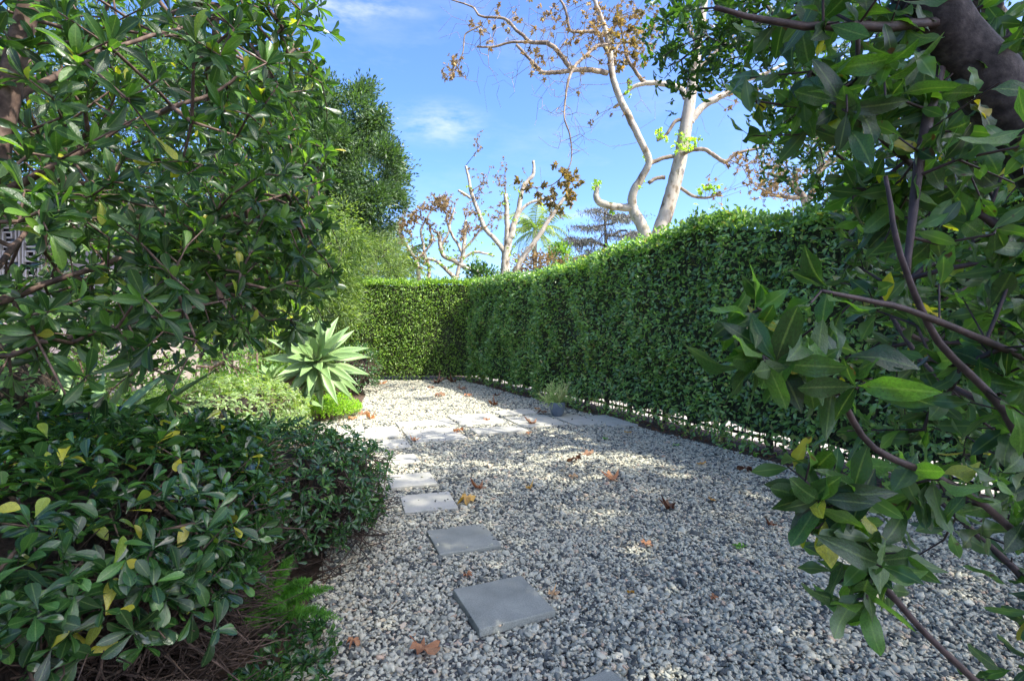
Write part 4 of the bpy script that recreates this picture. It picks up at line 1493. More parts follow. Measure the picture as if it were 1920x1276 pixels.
def strap_plant(name, label, base, crown, n, L, W, mat, spread=1.0, seed=1, cat="plant", droop=1.2, cane=.02, bright=0):
    rs = np.random.default_rng(seed)
    th = Thing(name, label, cat, base)
    l = smooth_line([np.array(base, float) + [0, 0, -.03], (np.array(base, float) + crown) / 2 + rs.normal(size=3) * .03, crown], [cane, cane * .9, cane * .7], 5, .1)
    vv, ff = tubes([l], 8)
    th.part("stem", vv, ff, M_CANE)
    for i in range(n):
        ph = rs.uniform(0, 2 * PI)
        el = rs.uniform(.2, 1.35)
        LL = L * rs.uniform(.7, 1.15)
        start = np.array(crown) - np.array([0, 0, rs.uniform(0, .35) * L])
        hd = np.array([math.cos(ph), math.sin(ph), 0])
        pts = []
        m = 8
        for k in range(m + 1):
            u = k / m
            ang = el - droop * 1.9 * u
            pts.append((ang))
        p = start.copy()
        V, UV = [], []
        side = np.cross(hd, [0, 0, 1.0])
        for k in range(m + 1):
            u = k / m
            w = W * np.interp(u, [0, .15, .5, .8, 1], [.35, .75, 1, .7, .03])
            d = hd * math.cos(pts[k]) * spread + np.array([0, 0, math.sin(pts[k])])
            nn_ = np.cross(side, unit(d))
            V += [p - side * w * .5 - nn_ * w * .12, p, p + side * w * .5 - nn_ * w * .12]
            UV += [(0, u), (.5, u), (1, u)]
            p = p + unit(d) * LL / m
        F_ = []
        for k in range(m):
            b = k * 3
            F_ += [(b, b + 3, b + 4, b + 1), (b + 1, b + 4, b + 5, b + 2)]
        th.part("leaf", V, F_, mat, True, np.full(len(F_), rs.random()), np.array(UV))
    return th


strap_plant("dracaena", "plant with drooping yellow green strap leaves hanging beside the light shrub", (-4.0, 8.3, 0), P(478, 590, 8.2), 46, .75, .032, M_L_STRAP, .55, 2, droop=1.35)
strap_plant("dracaena", "upright dark strap leaved plant directly behind the big agave rosette", (-3.65, 9.0, 0), P(555, 600, 9.0), 46, .8, .036, M_L_STRAP, .8, 3, droop=1.0)
strap_plant("dracaena", "strap leaved plant left of the drooping one, half hidden by the light shrub", (-4.6, 8.6, 0), P(440, 600, 8.6), 40, .75, .034, M_L_STRAP, .8, 4, droop=1.2)

# ------------------------------------------------------------------ ferns and groundcover


def frond_plume(start, d, L, w, n, up=.2):
    """a foxtail plume: fine needles all round a bending stem"""
    d = unit(d)
    t = np.linspace(0, 1, n)
    pts = start + d * L * t[:, None] + np.array([0, 0, 1.0]) * (up * L * (t * (1 - t) * 2))[:, None]
    return pts, d, w * np.sin(np.clip(t * .93 + .07, 0, 1) * PI) ** .6


fe = Thing("foxtail_fern", "bright green feathery fern plumes at the gravel edge under the dark bush", "fern", (-1.25, 2.62, 0))
lv = Leaves()
stems = []
B0 = np.array([-1.16, 2.40, .06])
for d, L in [((1.0, -.22, .16), .42), ((.9, .25, .35), .34), ((.55, -.5, .5), .30), ((.3, .5, .8), .30), ((-.6, -.3, .7), .26), ((.75, -.1, .65), .33), ((.2, -.7, .35), .26), ((.95, .05, .9), .24), ((.0, .1, 1.0), .36)]:
    pts, dn, ww = frond_plume(B0, d, L, .045, 46)
    stems.append((pts, np.linspace(.003, .001, len(pts))))
    for p, w_ in zip(pts, ww):
        k = 16
        r_ = unit(rng.normal(size=(k, 3)))
        r_ = unit(r_ - dn * (r_ @ dn)[:, None] * .7 + dn * .4)
        lv.add(np.repeat(p[None], k, 0), r_, rng.normal(size=(k, 3)), max(w_, .012) * rng.uniform(.8, 1.2, k), .45)
vv, ff = tubes(stems, 4, cap=False)
fe.part("stem", vv, ff, M_L_FERN, True, np.zeros(len(ff)))
build_leaves(fe, lv, M_L_FERN, T_OBOV, T_TINY_NARROW, 0)


def groundcover(name, label, poly, n, L, mat, h, cat, tmpl=T_TINY, k=5, kind=None):
    pts = []
    lo_, hi_ = np.min(poly, 0), np.max(poly, 0)
    while len(pts) < n:
        p = rng.uniform(lo_, hi_, (n * 2, 2))
        p = p[inside(p, poly)]
        pts += list(p)
    pts = np.array(pts[:n])
    z = np.array([h * (.35 + .65 * rng.random()) * (.6 + .8 * (mnoise.noise(Vector((x * 3, y * 3, 2))) + .5)) for x, y in pts])
    c = pts.mean(0)
    th = Thing(name, label, cat, (c[0], c[1], 0))
    tips = np.column_stack([pts, np.clip(z, .02, None)])
    lv = Leaves()
    lv.whorls(tips, rng.normal(size=(n, 3)) * .35 + np.array([0, 0, 1.0]), k, L, 1.0, 35, 85, .15, back=L * .6)
    build_leaves(th, lv, mat, T_OBOV, tmpl, 0)
    st_ = [(np.array([[a[0], a[1], -.005], [a[0] + .01, a[1], a[2] * .5], a]), np.array([.002, .0016, .001])) for a in tips[:min(n, 500)]]
    vv, ff = tubes(st_, 3, cap=False)
    th.part("stems", vv, ff, M_TWIG_BR, stuff=True)
    if kind:
        th.e["kind"] = kind
    return th


groundcover("groundcover_plant", "lime green feathery groundcover at the gravel edge under the big agave", [(-3.2, 7.9), (-2.75, 7.75), (-2.45, 8.2), (-2.55, 8.9), (-3.2, 9.0)], 1600, .032, M_L_GCOVER, .30, "groundcover", T_TINY)
groundcover("groundcover_plant", "low leafy green plants on the soil at the bottom left edge of the gravel", [(-1.05, 1.9), (-.66, 1.8), (-.78, 2.35), (-1.1, 2.5)], 130, .042, M_L_BUSH2, .11, "groundcover", T_OBOV_LO)
groundcover("groundcover_plant", "dark leafy undergrowth behind the big agave at the foot of the trees", [(-5.6, 8.2), (-3.6, 8.6), (-3.2, 9.6), (-4.2, 12.6), (-6.2, 14), (-6.8, 9)], 3000, .085, M_L_SHRUB, .75, "groundcover", T_OBOV_LO)
groundcover("groundcover_plant", "leafy undergrowth between the left bushes and the house wall", [(-5.1, 2.5), (-3.2, 3.0), (-3.0, 4.6), (-3.7, 7.8), (-5.0, 8.0)], 2600, .075, M_L_SHRUB, .6, "groundcover", T_OBOV_LO)
groundcover("groundcover_plant", "sparse low leafy plants at the bottom right under the leathery leaved tree", [(1.3, 1.25), (1.9, 1.3), (2.2, 2.0), (1.55, 1.75)], 110, .045, M_L_BUSH2, .12, "groundcover", T_OBOV_LO)

# tiny weeds in the gravel
for (x, y), lab in [((1270, 838), "tiny green weed sprouting from the gravel near the hedge foot"), ((1135, 826), "tiny green weed sprouting just right of the path slabs"), ((1385, 1032), "small green leaf sprig lying low in the gravel at the right")]:
    b = G(x, y)
    w_ = Thing("weed", lab, "weed", (b[0], b[1], 0))
    lv = Leaves()
    tp = b + rng.normal(size=(5, 3)) * [.02, .02, 0] + [0, 0, .028]
    lv.whorls(tp, rng.normal(size=(5, 3)) * .3 + [0, 0, 1], 4, .028, 1.0, 30, 80, .1, back=.01)
    build_leaves(w_, lv, M_L_FERN, T_OBOV, T_OBOV_LO, 0)

# dead leaves gathered on the soil under the right hedge
ll = Leaves()
k = 1500
ss_ = rng.uniform(.3, 13.5, k)
oo_ = rng.normal(.0, .16, k)
pp_ = np.array([hpt(a, b, .012 + .02 * rng.random()) for a, b in zip(ss_, oo_)])
ll.add(pp_, rng.normal(size=(k, 3)) * [1, 1, .2], rng.normal(size=(k, 3)) * .35 + [0, 0, 1], .05 * rng.uniform(.5, 1.3, k), .9)
lt_ = Thing("leaf_litter", "small dead leaves gathered on the soil under the right hedge", "leaf litter", (1, 8, 0))
build_leaves(lt_, ll, M_FALLEN_D, T_ELLI, T_MID, 0, rest="dead_leaves")
lt_.e["kind"] = "stuff"

# ------------------------------------------------------------------ potted plant
pc = G(1045, 783)
pp = Thing("potted_plant", "blue grey round pot of spiky pencil thin green stems on the path slabs", "potted plant", (pc[0], pc[1], .034))


def lathe(prof, n=28):
    V = [(r * math.cos(2 * PI * j / n), r * math.sin(2 * PI * j / n), z) for r, z in prof for j in range(n)]
    F_ = [(i * n + j, i * n + (j + 1) % n, (i + 1) * n + (j + 1) % n, (i + 1) * n + j) for i in range(len(prof) - 1) for j in range(n)]
    return np.array(V), np.array(F_)


off = np.array([pc[0], pc[1], .034])
v, f = lathe([(.001, .001), (.072, 0), (.080, .006), (.100, .05), (.118, .10), (.127, .15), (.128, .19), (.124, .222), (.118, .224), (.114, .215), (.116, .17), (.10, .09), (.001, .08)])
pp.part("pot", v + off, f, M_POT)
v, f = lathe([(.001, .195), (.06, .200), (.113, .192)])
pp.part("soil", v + off, f, M_SOIL)
for i in range(80):
    a = rng.uniform(0, 2 * PI)
    el = rng.uniform(.15, 1.45)
    p = off + np.array([math.cos(a) * .07 * rng.random(), math.sin(a) * .07 * rng.random(), .195])
    d = np.array([math.cos(a) * math.cos(el), math.sin(a) * math.cos(el), math.sin(el)])
    ln = []
    pts = [p]
    L = rng.uniform(.16, .36) * (1.0 if el > .6 else .8)
    for k in range(4):
        p = p + d * L / 4
        pts.append(p)
        d = unit(d + rng.normal(size=3) * .22 + np.array([0, 0, .06]))
    ln.append((np.array(pts), np.linspace(.0065, .0045, 5)))
    for br in range(4):
        q = pts[rng.integers(1, 5)]
        dd_ = unit(d + rng.normal(size=3) * .7)
        ln.append((np.array([q, q + dd_ * .05, q + dd_ * rng.uniform(.08, .14) + rng.normal(size=3) * .012]), np.array([.0045, .004, .003])))
    vv, ff = tubes(ln, 4, cap=True)
    pp.part("stem", vv, ff, M_STICK, True, np.full(len(ff), rng.random()))

# ------------------------------------------------------------------ fallen sycamore leaves
FL = [
    (808, 1238, .115, "o", "large flat orange-brown sycamore leaf on the pebbles at the bottom, left of centre"),
    (876, 948, .13, "y", "curled yellow and orange leaf at the right corner of the shadow-patterned stepping stone"),
    (891, 919, .11, "o", "folded light brown leaf on the gravel just behind the curled yellow one"),
    (879, 1085, .045, "o", "tiny orange leaf on the pebbles above the front stepping stone"),
    (1041, 1127, .05, "o", "small tan leaf at the right corner of the front stepping stone"),
    (1107, 855, .13, "d", "dark brown leaf on mid gravel, the upper of a close pair right of centre"),
    (1071, 869, .12, "d", "flat dark brown leaf on mid gravel, the lower left of a close pair"),
    (1145, 900, .13, "o", "upright orange-brown leaf on the gravel in a bright patch right of centre"),
    (1077, 898, .08, "o", "pale pinkish brown leaf on the gravel below the close dark pair"),
    (995, 923, .055, "y", "tiny yellow leaf on the gravel between the stepping stones and the hedge"),
    (1174, 815, .12, "y", "yellow-orange leaf near the foot of the hedge, right of the path slabs"),
    (1018, 779, .20, "d", "big curled dark brown leaf on the shaded slab, touching the pot"),
    (994, 797, .18, "d", "spiky dark leaf standing on the front edge of the shaded slab"),
    (1005, 770, .12, "o", "light brown leaf on the slab furthest back, behind the curled dark leaf"),
    (922, 763, .17, "d", "dark brown leaf on the gravel just behind the bright middle slab"),
    (910, 791, .13, "o", "small orange leaf lying on the large bright middle slab"),
    (856, 814, .14, "o", "orange leaf on the right half of the dappled slab"),
    (776, 831, .11, "o", "reddish leaf on gravel between two slabs, nearest the stepping stones"),
    (686, 779, .20, "d", "brown curled leaf behind the left slabs, topmost of three together"),
    (690, 788, .18, "o", "orange-brown leaf behind the left slabs, lowest of three together"),
    (657, 789, .20, "o", "thin orange leaf near the lime groundcover, leftmost of three together"),
    (828, 745, .22, "d", "broad brown leaf on the far gravel, between the slabs and the far hedge"),
    (867, 732, .24, "d", "brown leaf on the far gravel close to the bend of the hedge"),
    (807, 729, .20, "d", "small dark leaf on the far gravel in front of the far hedge"),
    (826, 720, .30, "d", "long dark leaf lying furthest back in the middle of the far gravel"),
    (722, 721, .28, "o", "brown leaf on the far gravel at the left, beside the small dark bush"),
    (880, 745, .18, "o", "pale brown leaf on the far gravel, right of the broad brown one"),
    (934, 744, .18, "d", "dark leaf on the far gravel close under the right hedge"),
    (988, 818, .11, "o", "small orange-pink leaf on gravel in front of the shaded slab"),
    (1247, 959, .10, "d", "brown curled leaf on the right gravel, standing alone above the pebbles"),
    (1216, 1026, .07, "o", "small bright orange leaf on the right gravel, nearer than the curled brown one"),
    (1391, 886, .12, "d", "russet leaf near the hedge foot at the right, beside the overhanging branch"),
    (1331, 943, .06, "y", "small pale yellow leaf fragment on the right gravel"),
    (1337, 1128, .045, "o", "thin reddish leaf scrap on the near right pebbles"),
    (843, 718, .28, "d", "dark brown leaf at the very back of the gravel near the corner of the hedges"),
    (1320, 874, .09, "y", "ochre leaf lying in the soil strip under the right hedge"),
    (668, 1218, .05, "o", "small tan leaf scrap on pebbles beside the bottom left plants"),
    (895, 711, .25, "o", "orange leaf caught at the foot of the hedge corner"),
    (1180, 1120, .035, "y", "tiny mustard scrap on the pebbles right of the front stepping stone"),
    (1440, 990, .07, "d", "dark reddish leaf lying on pebbles beside the low hanging branch")]
matmap = {"o": M_FALLEN, "y": M_FALLEN_Y, "d": M_FALLEN_D}
fmesh = {}
for i, (x, y, s, c, lab) in enumerate(FL):
    key = (c, i % 5)
    if key not in fmesh:
        tv, tf, tu = T_STAR[i % 5]
        nv = len(tv)
        fmesh[key] = mesh_arrays("fallen_leaf", tv - np.array([.4, 0, 0]), tf, matmap[c], True, np.zeros(len(tf)), tu)
        lo_z = tv[:, 2].min()
        fmesh[key]["low"] = float(lo_z)
    b = G(x, y)
    zz = .030
    for cc, w, d, ang in PV:
        dx, dy = b[0] - cc[0], b[1] - cc[1]
        if abs(dx * math.cos(ang) + dy * math.sin(ang)) < w / 2 and abs(-dx * math.sin(ang) + dy * math.cos(ang)) < d / 2:
            zz = .037
    o = link("fallen_leaf", fmesh[key], None, (b[0], b[1], zz - s * fmesh[key]["low"] * .9))
    o.rotation_euler = (random.uniform(-.25, .25), random.uniform(-.2, .25), random.uniform(0, 6.28))
    s *= 1.5 if b[1] < 6 else 1.2
    o.scale = (s, s * random.uniform(.8, 1.05), s * random.uniform(.7, 1.3))
    tag(o, lab, "fallen leaf", "fallen leaves on the gravel and slabs")
    if i < 8:
        stv, stf = tubes([(np.array([[-.28, 0, 0], [-.5, .03, .02], [-.75, .0, .10]]), np.array([.012, .010, .012]))], 5)
        so = link("stalk", mesh_arrays("stalk", stv, stf, matmap[c], True, np.zeros(len(stf))), o)

# ------------------------------------------------------------------ the tall sycamore behind the hedge
sy = Thing("sycamore_tree", "tall pale barked sycamore with sparse brown leaves above the hedge", "tree", (3.05, 11.0, 0))


def pxl(pts, Y, wob=.08, k=1.0):
    out, rr = [], []
    for i, q in enumerate(pts):
        x, y, r = q[:3]
        Yi = Y + (q[3] if len(q) > 3 else 0)
        out.append(P(x, y, Yi))
        rr.append(r * k * Yi / FPX)
    return smooth_line(out, rr, 5, wob)


YS = 11.0
tr_a = pxl([(1225, 745, 26), (1228, 560, 21), (1233, 455, 16.5), (1250, 395, 16), (1264, 345, 15.5), (1277, 290, 14.5), (1287, 230, 13.5), (1297, 165, 12), (1306, 95, 10), (1318, 20, 8), (1330, -70, 6)], YS, wob=.02, k=.84)
tr_b = pxl([(1226, 560, 16), (1214, 455, 14), (1202, 420, 13), (1187, 392, 11.5), (1187, 362, 9.5, -.1), (1204, 331, 8.5, -.2), (1217, 301, 8, -.3), (1200, 262, 7.5, -.4), (1181, 222, 8, -.4), (1162, 184, 7.5, -.4), (1148, 140, 7, -.4), (1143, 92, 7, -.4), (1133, 48, 5.5, -.4), (1115, 0, 4.5, -.4), (1100, -70, 3, -.4)], YS, wob=.04, k=.82)
for l in (tr_a, tr_b):
    vv, ff = tubes([l], 14, rough=.05)
    sy.part("trunk", vv, ff, M_BARK_SYC)
LIMB = [
    [(1187, 388, 11), (1168, 389, 8.5), (1148, 387, 8), (1124, 380, 8), (1118, 366, 6.5), (1119, 348, 6)],
    [(1286, 185, 7), (1276, 166, 6.5), (1245, 158, 6), (1214, 156, 5.5), (1190, 162, 4), (1170, 177, 3)],
    [(1214, 156, 4.5), (1203, 150, 4.5), (1192, 134, 4), (1176, 108, 3.5), (1168, 70, 2.5), (1160, 30, 2)],
    [(1294, 228, 9), (1312, 205, 8), (1333, 190, 7.5), (1368, 172, 7), (1399, 150, 5.5), (1430, 140, 4), (1470, 120, 3)],
    [(1276, 224, 4), (1266, 228, 4), (1254, 246, 3.5), (1246, 256, 3), (1232, 264, 2.5)],
    [(1221, 306, 5), (1245, 296, 4.5), (1276, 290, 4.5), (1296, 282, 4.5, -.5), (1320, 280, 4.5, -.6), (1340, 292, 4.5, -.6), (1360, 303, 4.5, -.6), (1381, 288, 3.5, -.6), (1425, 277, 3, -.6), (1442, 268, 2.5, -.6), (1467, 281, 1.5, -.6)],
    [(1262, 346, 4), (1280, 355, 3.8), (1298, 367, 3.5), (1318, 371, 3), (1338, 369, 2.5)],
    [(1247, 333, 4.5), (1232, 334, 4), (1216, 343, 4.5)],
    [(1138, 137, 6, -.4), (1109, 132, 5.5, -.6), (1085, 131, 5, -.7), (1065, 133, 5, -.8), (1040, 136, 4.5, -.9), (1017, 136, 4.5, -.9), (1005, 123, 4, -1), (995, 113, 3.5, -1), (968, 84, 3, -1)],
    [(1070, 130, 5, -.8), (1065, 122, 5, -.8), (1043, 93, 5, -.9), (1025, 81, 4.8, -.9), (995, 79, 4.2, -.9), (980, 66, 3.8, -1), (968, 57, 3.5, -1), (946, 35, 3, -1), (902, 31, 2.5, -1), (885, 13, 2, -1), (841, -2, 1.2, -1)],
    [(995, 79, 3.5, -.9), (975, 79, 3, -1), (955, 80, 2.8, -1), (925, 88, 2.5, -1), (894, 88, 2, -1)],
    [(902, 48, 1.6, -1), (882, 58, 1.6, -1), (871, 68, 1.6, -1), (867, 101, 1.4, -1), (850, 128, 1.0, -1)],
    [(1142, 85, 4.5, -.4), (1120, 86, 4, -1), (1098, 105, 3.6, -1.4), (1078, 124, 3.4, -1.6), (1066, 150, 3.2, -1.8), (1061, 180, 2.2, -1.9), (1058, 220, 1.9, -2), (1068, 252, 1.8, -2), (1072, 290, 1.6, -2), (1064, 318, 1.2, -2), (1034, 347, 1.2, -2), (985, 352, .8, -2)],
    [(1145, 110, 5, -.4), (1130, 80, 4.5, -.5), (1120, 60, 4, -.6), (1090, 60, 3.5, -.7), (1069, 57, 3.2, -.8), (1064, 35, 3, -.8), (1058, 13, 2.8, -.8), (1040, -20, 2, -.8)],
    [(1146, 130, 4.5, -.4), (1160, 84, 3.5, -.2), (1190, 80, 3, 0), (1230, 84, 2.5, .2)],
    [(1300, 140, 5), (1330, 110, 4.5), (1370, 70, 4), (1400, 20, 3), (1420, -50, 2)],
    [(1309, 80, 5), (1280, 40, 4), (1255, -10, 3), (1240, -70, 2)],
    [(1300, 118, 4.5), (1345, 90, 3.5, .8), (1400, 80, 3, 1.2), (1470, 60, 2.5, 1.5)]]
rl = []
for q in LIMB:
    l = pxl(q, YS, k=.85)
    rl.append(l)
    vv, ff = tubes([l], 9, rough=.08)
    sy.part("limb", vv, ff, M_BARK_SYC if q[0][2] > 6.5 else M_BARK_LIMB)


def tip_cloud(list_px, Y0, zj=.5):
    out = []
    for x, y, rx, ry, n, *o in list_px:
        yy = Y0 + (o[0] if o else 0)
        a = rng.normal(size=(n, 2)) * .5
        for i in range(n):
            out.append(P(x + a[i][0] * rx, y + a[i][1] * ry, yy + rng.normal() * zj))
    return np.array(out)


brown = tip_cloud([(850, 128, 30, 24, 26, -1), (905, 60, 40, 30, 14, -1), (965, 40, 60, 40, 16, -1), (1005, 100, 30, 30, 12, -1), (1060, 30, 90, 50, 40, -.8), (1140, 30, 90, 50, 90, -.4), (1170, 110, 50, 40, 40, -.2),
                   (1080, 115, 60, 40, 22, -1), (1210, 60, 60, 60, 50), (1000, 130, 30, 20, 8, -1), (1110, 70, 50, 50, 30, -.5), (1165, 200, 25, 18, 4), (1120, 235, 30, 30, 5), (1380, 180, 60, 25, 26, 0), (1400, 305, 40, 20, 22, -.6), (1430, 345, 60, 30, 26, -.5), (1380, 300, 20, 10, 8, -.6), (1340, 360, 40, 30, 10), (1330, 60, 80, 60, 30, .5), (1450, 330, 60, 50, 30, .8)], YS)
olive = tip_cloud([(1066, 345, 22, 40, 18, -2), (1030, 378, 44, 18, 16, -2), (990, 355, 30, 15, 8, -2), (1080, 335, 20, 20, 5, -2), (1180, 95, 45, 40, 22, -1.4), (1190, 50, 60, 40, 22, -1)], YS, .15)
green = tip_cloud([(1283, 270, 26, 18, 22, -.5), (1115, 345, 12, 18, 7), (1235, 250, 14, 12, 6), (1335, 355, 22, 14, 14), (1180, 165, 14, 25, 6), (1215, 296, 10, 10, 4), (1150, 400, 8, 20, 4), (1200, 345, 6, 12, 4), (1275, 245, 12, 6, 4)], YS, .2)
for nm, tp_, mt, L, k in (("twigs", brown, M_L_SYC, .115, 2), ("twigs", olive, M_L_SYC_OL, .16, 3), ("twigs", green, M_L_SYC_G, .11, 4)):
    lines, td = grow([tr_a, tr_b] + rl, tp_, .0032, .42, .22, .2, .16, up=-.05, rmax=.02)
    vv, ff = tubes(lines, 4, cap=False)
    sy.part(nm, vv, ff, M_BARK_LIMB, stuff=True)
    lv = Leaves()
    lv.whorls(tp_, td + np.array([0, 0, -.5]), k, L, 1.1, 30, 100, .35, back=.12)
    build_leaves(sy, lv, mt, T_STAR, T_STAR[0], 300 if nm and mt is M_L_SYC else 0, lo_far=None, rest="foliage")
# fine bare twigs against the sky
fine = tip_cloud([(860, 30, 60, 60, 20, -1), (920, 100, 80, 80, 60, -1), (990, 60, 90, 90, 90, -1), (1060, 150, 90, 60, 60, -1.4), (1080, 60, 120, 80, 150, -.6), (1060, 250, 60, 60, 50, -2), (1070, 190, 50, 50, 30, -2), (1200, 200, 80, 60, 20), (1420, 330, 100, 50, 40, .2), (1150, 20, 120, 60, 40), (1330, 240, 80, 60, 14), (1160, 250, 90, 60, 12)], YS, .4)
lines, _ = grow([tr_a, tr_b] + rl, fine, .0022, .42, .22, .15, .2, up=-.08, rmax=.014)
vv, ff = tubes(lines, 4, cap=False)
sy.part("fine_twigs", vv, ff, M_BARK_LIMB, stuff=True)

# ------------------------------------------------------------------ pollarded sycamores further off


def pollard(label, lines_px, Y, clouds, gclouds, L, name="sycamore_tree", bark=M_BARK_SYC):
    b = lines_px[0][0]
    base = P(b[0], b[1], Y)
    th = Thing(name, label, "tree", (base[0], Y, 0))
    rl_ = []
    for i, q in enumerate(lines_px):
        l = pxl(q, Y)
        if i == 0 or len(q[0]) > 4:
            # carry the trunk down to the ground
            p0, r0 = l[0][0], l[1][0]
            dn = smooth_line([(p0[0], p0[1], -.05), (p0[0], p0[1], p0[2] * .5), tuple(p0)], [r0 * 1.3, r0 * 1.15, r0], 4)
            l = (np.concatenate([dn[0][:-1], l[0]]), np.concatenate([dn[1][:-1], l[1]]))
        rl_.append(l)
        vv, ff = tubes([l], 9, rough=.1)
        th.part("trunk" if (i == 0 or len(q[0]) > 4) else "limb", vv, ff, bark)
    for cl, mt, k in ((clouds, M_L_SYC, 3), (gclouds, M_L_SYC_G, 3)):
        if not cl:
            continue
        tp_ = tip_cloud(cl, Y, .5)
        ln_, td = grow(rl_, tp_, .004, .42, .35, .25, .14, up=-.05, rmax=.02)
        vv, ff = tubes(ln_, 4, cap=False)
        th.part("twigs", vv, ff, M_BARK_LIMB, stuff=True)
        lv = Leaves()
        lv.whorls(tp_, td, k, L, 1.1, 30, 100, .35, back=.2)
        build_leaves(th, lv, mt, T_STAR, T_STAR[1], 0)
    return th


pollard("pollarded pale sycamore with bare cut limbs, in the middle above the hedge corner", [
    [(947, 530, 9), (948, 505, 8.5), (949, 478, 8), (955, 450, 6.5), (960, 436, 6), (966, 412, 5), (972, 394, 4.5), (979, 356, 4.2), (988, 341, 4), (998, 330, 3.6), (1001, 318, 3), (1000, 301, 2.6)],
    [(949, 480, 6), (942, 466, 5), (931, 452, 4.5), (909, 428, 4.2), (902, 410, 4), (895, 392, 3.8), (883, 360, 3.2), (879, 335, 2.6), (873, 311, 2.4)],
    [(950, 470, 5.5), (951, 430, 5), (950, 400, 4.6), (948, 364, 4.2)],
    [(966, 512, 5, .6, 1), (976, 488, 5, .6), (995, 463, 4.8, .6), (1010, 443, 4.6, .6), (1024, 420, 4.4, .6), (1038, 400, 4, .6), (1050, 383, 3.6, .6), (1066, 360, 3, .6)],
    [(971, 405, 3.2), (978, 393, 3), (991, 382, 2.8), (1010, 375, 2.6), (1024, 373, 2.3), (1036, 378, 2)],
    [(883, 372, 2.8), (872, 364, 2.4), (859, 357, 2.2)],
    [(1058, 374, 2.5, .6), (1068, 377, 2.2, .6), (1075, 384, 2, .6)]], 16.0,
    [(898, 275, 10, 26, 12), (910, 340, 22, 22, 26), (895, 365, 26, 26, 24), (942, 340, 20, 20, 10), (935, 395, 14, 18, 14), (1045, 405, 20, 16, 10), (1065, 355, 16, 16, 10), (945, 315, 30, 26, 12), (893, 400, 14, 14, 12), (925, 425, 20, 12, 8)],
    [(948, 370, 12, 22, 20), (967, 355, 14, 14, 10), (960, 420, 12, 26, 16), (965, 470, 12, 24, 12), (905, 395, 12, 20, 8), (880, 350, 8, 10, 4), (1066, 365, 10, 10, 4), (928, 455, 10, 10, 4)], .085)
pollard("small branching sycamore with clusters of brown leaves, left of the pollarded one", [
    [(897, 512, 5), (880, 503, 5), (864, 497, 4.8), (848, 487, 4.4), (832, 480, 4.2), (826, 465, 4), (823, 440, 3.2), (813, 433, 2.6)],
    [(854, 530, 5, 0, 1), (853, 521, 4.6), (846, 515, 4.2), (828, 497, 3.6), (816, 488, 3), (800, 485, 2.4)],
    [(856, 521, 4.2), (861, 500, 4), (868, 478, 3.8), (871, 447, 3.4), (872, 430, 3), (873, 413, 2.6)],
    [(867, 476, 3), (858, 456, 2.8), (850, 445, 2.6), (842, 424, 2.4), (848, 405, 2), (852, 390, 1.8)],
    [(804, 530, 3.6, 0, 1), (804, 500, 3.3), (797, 480, 3), (794, 460, 2.6), (789, 432, 2.2), (800, 410, 1.8), (808, 395, 1.4)],
    [(787, 530, 4, 0, 1), (784, 510, 3.6), (781, 490, 3.3), (765, 464, 3), (752, 445, 2.5), (741, 427, 2)],
    [(868, 470, 2.8), (886, 450, 2.4), (900, 432, 2), (912, 425, 1.6)],
    [(862, 490, 3), (885, 474, 2.6), (905, 474, 2.2), (925, 480, 1.8)],
    [(826, 462, 2.8), (835, 448, 2.4), (842, 432, 2), (838, 415, 1.8), (838, 400, 1.5)],
    [(781, 488, 2.6), (800, 468, 2.2), (810, 450, 2), (806, 430, 1.6)]], 20.0,
    [(760, 425, 20, 26, 130), (775, 400, 16, 14, 50), (828, 380, 24, 18, 170), (795, 388, 18, 12, 30), (842, 405, 12, 18, 30), (752, 455, 18, 16, 36), (866, 440, 12, 16, 36), (820, 445, 22, 14, 36), (880, 428, 16, 12, 26), (900, 425, 18, 10, 26), (785, 480, 14, 20, 20), (805, 420, 14, 16, 30), (860, 480, 14, 12, 14), (880, 395, 16, 16, 20), (925, 410, 14, 12, 16)],
    [(800, 445, 16, 10, 14), (832, 465, 12, 10, 12), (846, 485, 16, 8, 10), (770, 450, 10, 8, 6), (845, 500, 12, 8, 8), (826, 435, 8, 8, 8), (880, 470, 40, 30, 40), (800, 490, 30, 20, 40)], .11)
pollard("bare brown twiggy tree above the hedge, half hidden by the leathery leaves at the right", [
    [(1520, 420, 8), (1510, 380, 7), (1490, 350, 6), (1470, 335, 4.5), (1440, 325, 3)], [(1512, 385, 6), (1530, 340, 5), (1540, 290, 4), (1530, 240, 3)],
    [(1505, 370, 5), (1480, 370, 4), (1450, 365, 3), (1420, 350, 2)], [(1535, 320, 5), (1580, 290, 4), (1640, 260, 3), (1700, 220, 2)], [(1540, 300, 4), (1600, 220, 3), (1660, 160, 2)]], 13.0,
    [(1490, 340, 70, 40, 90), (1440, 350, 40, 30, 40), (1540, 270, 60, 60, 60), (1640, 230, 80, 80, 120), (1740, 200, 80, 80, 60)], [], .11, bark=M_BARK_LIMB)

# ------------------------------------------------------------------ dense trees


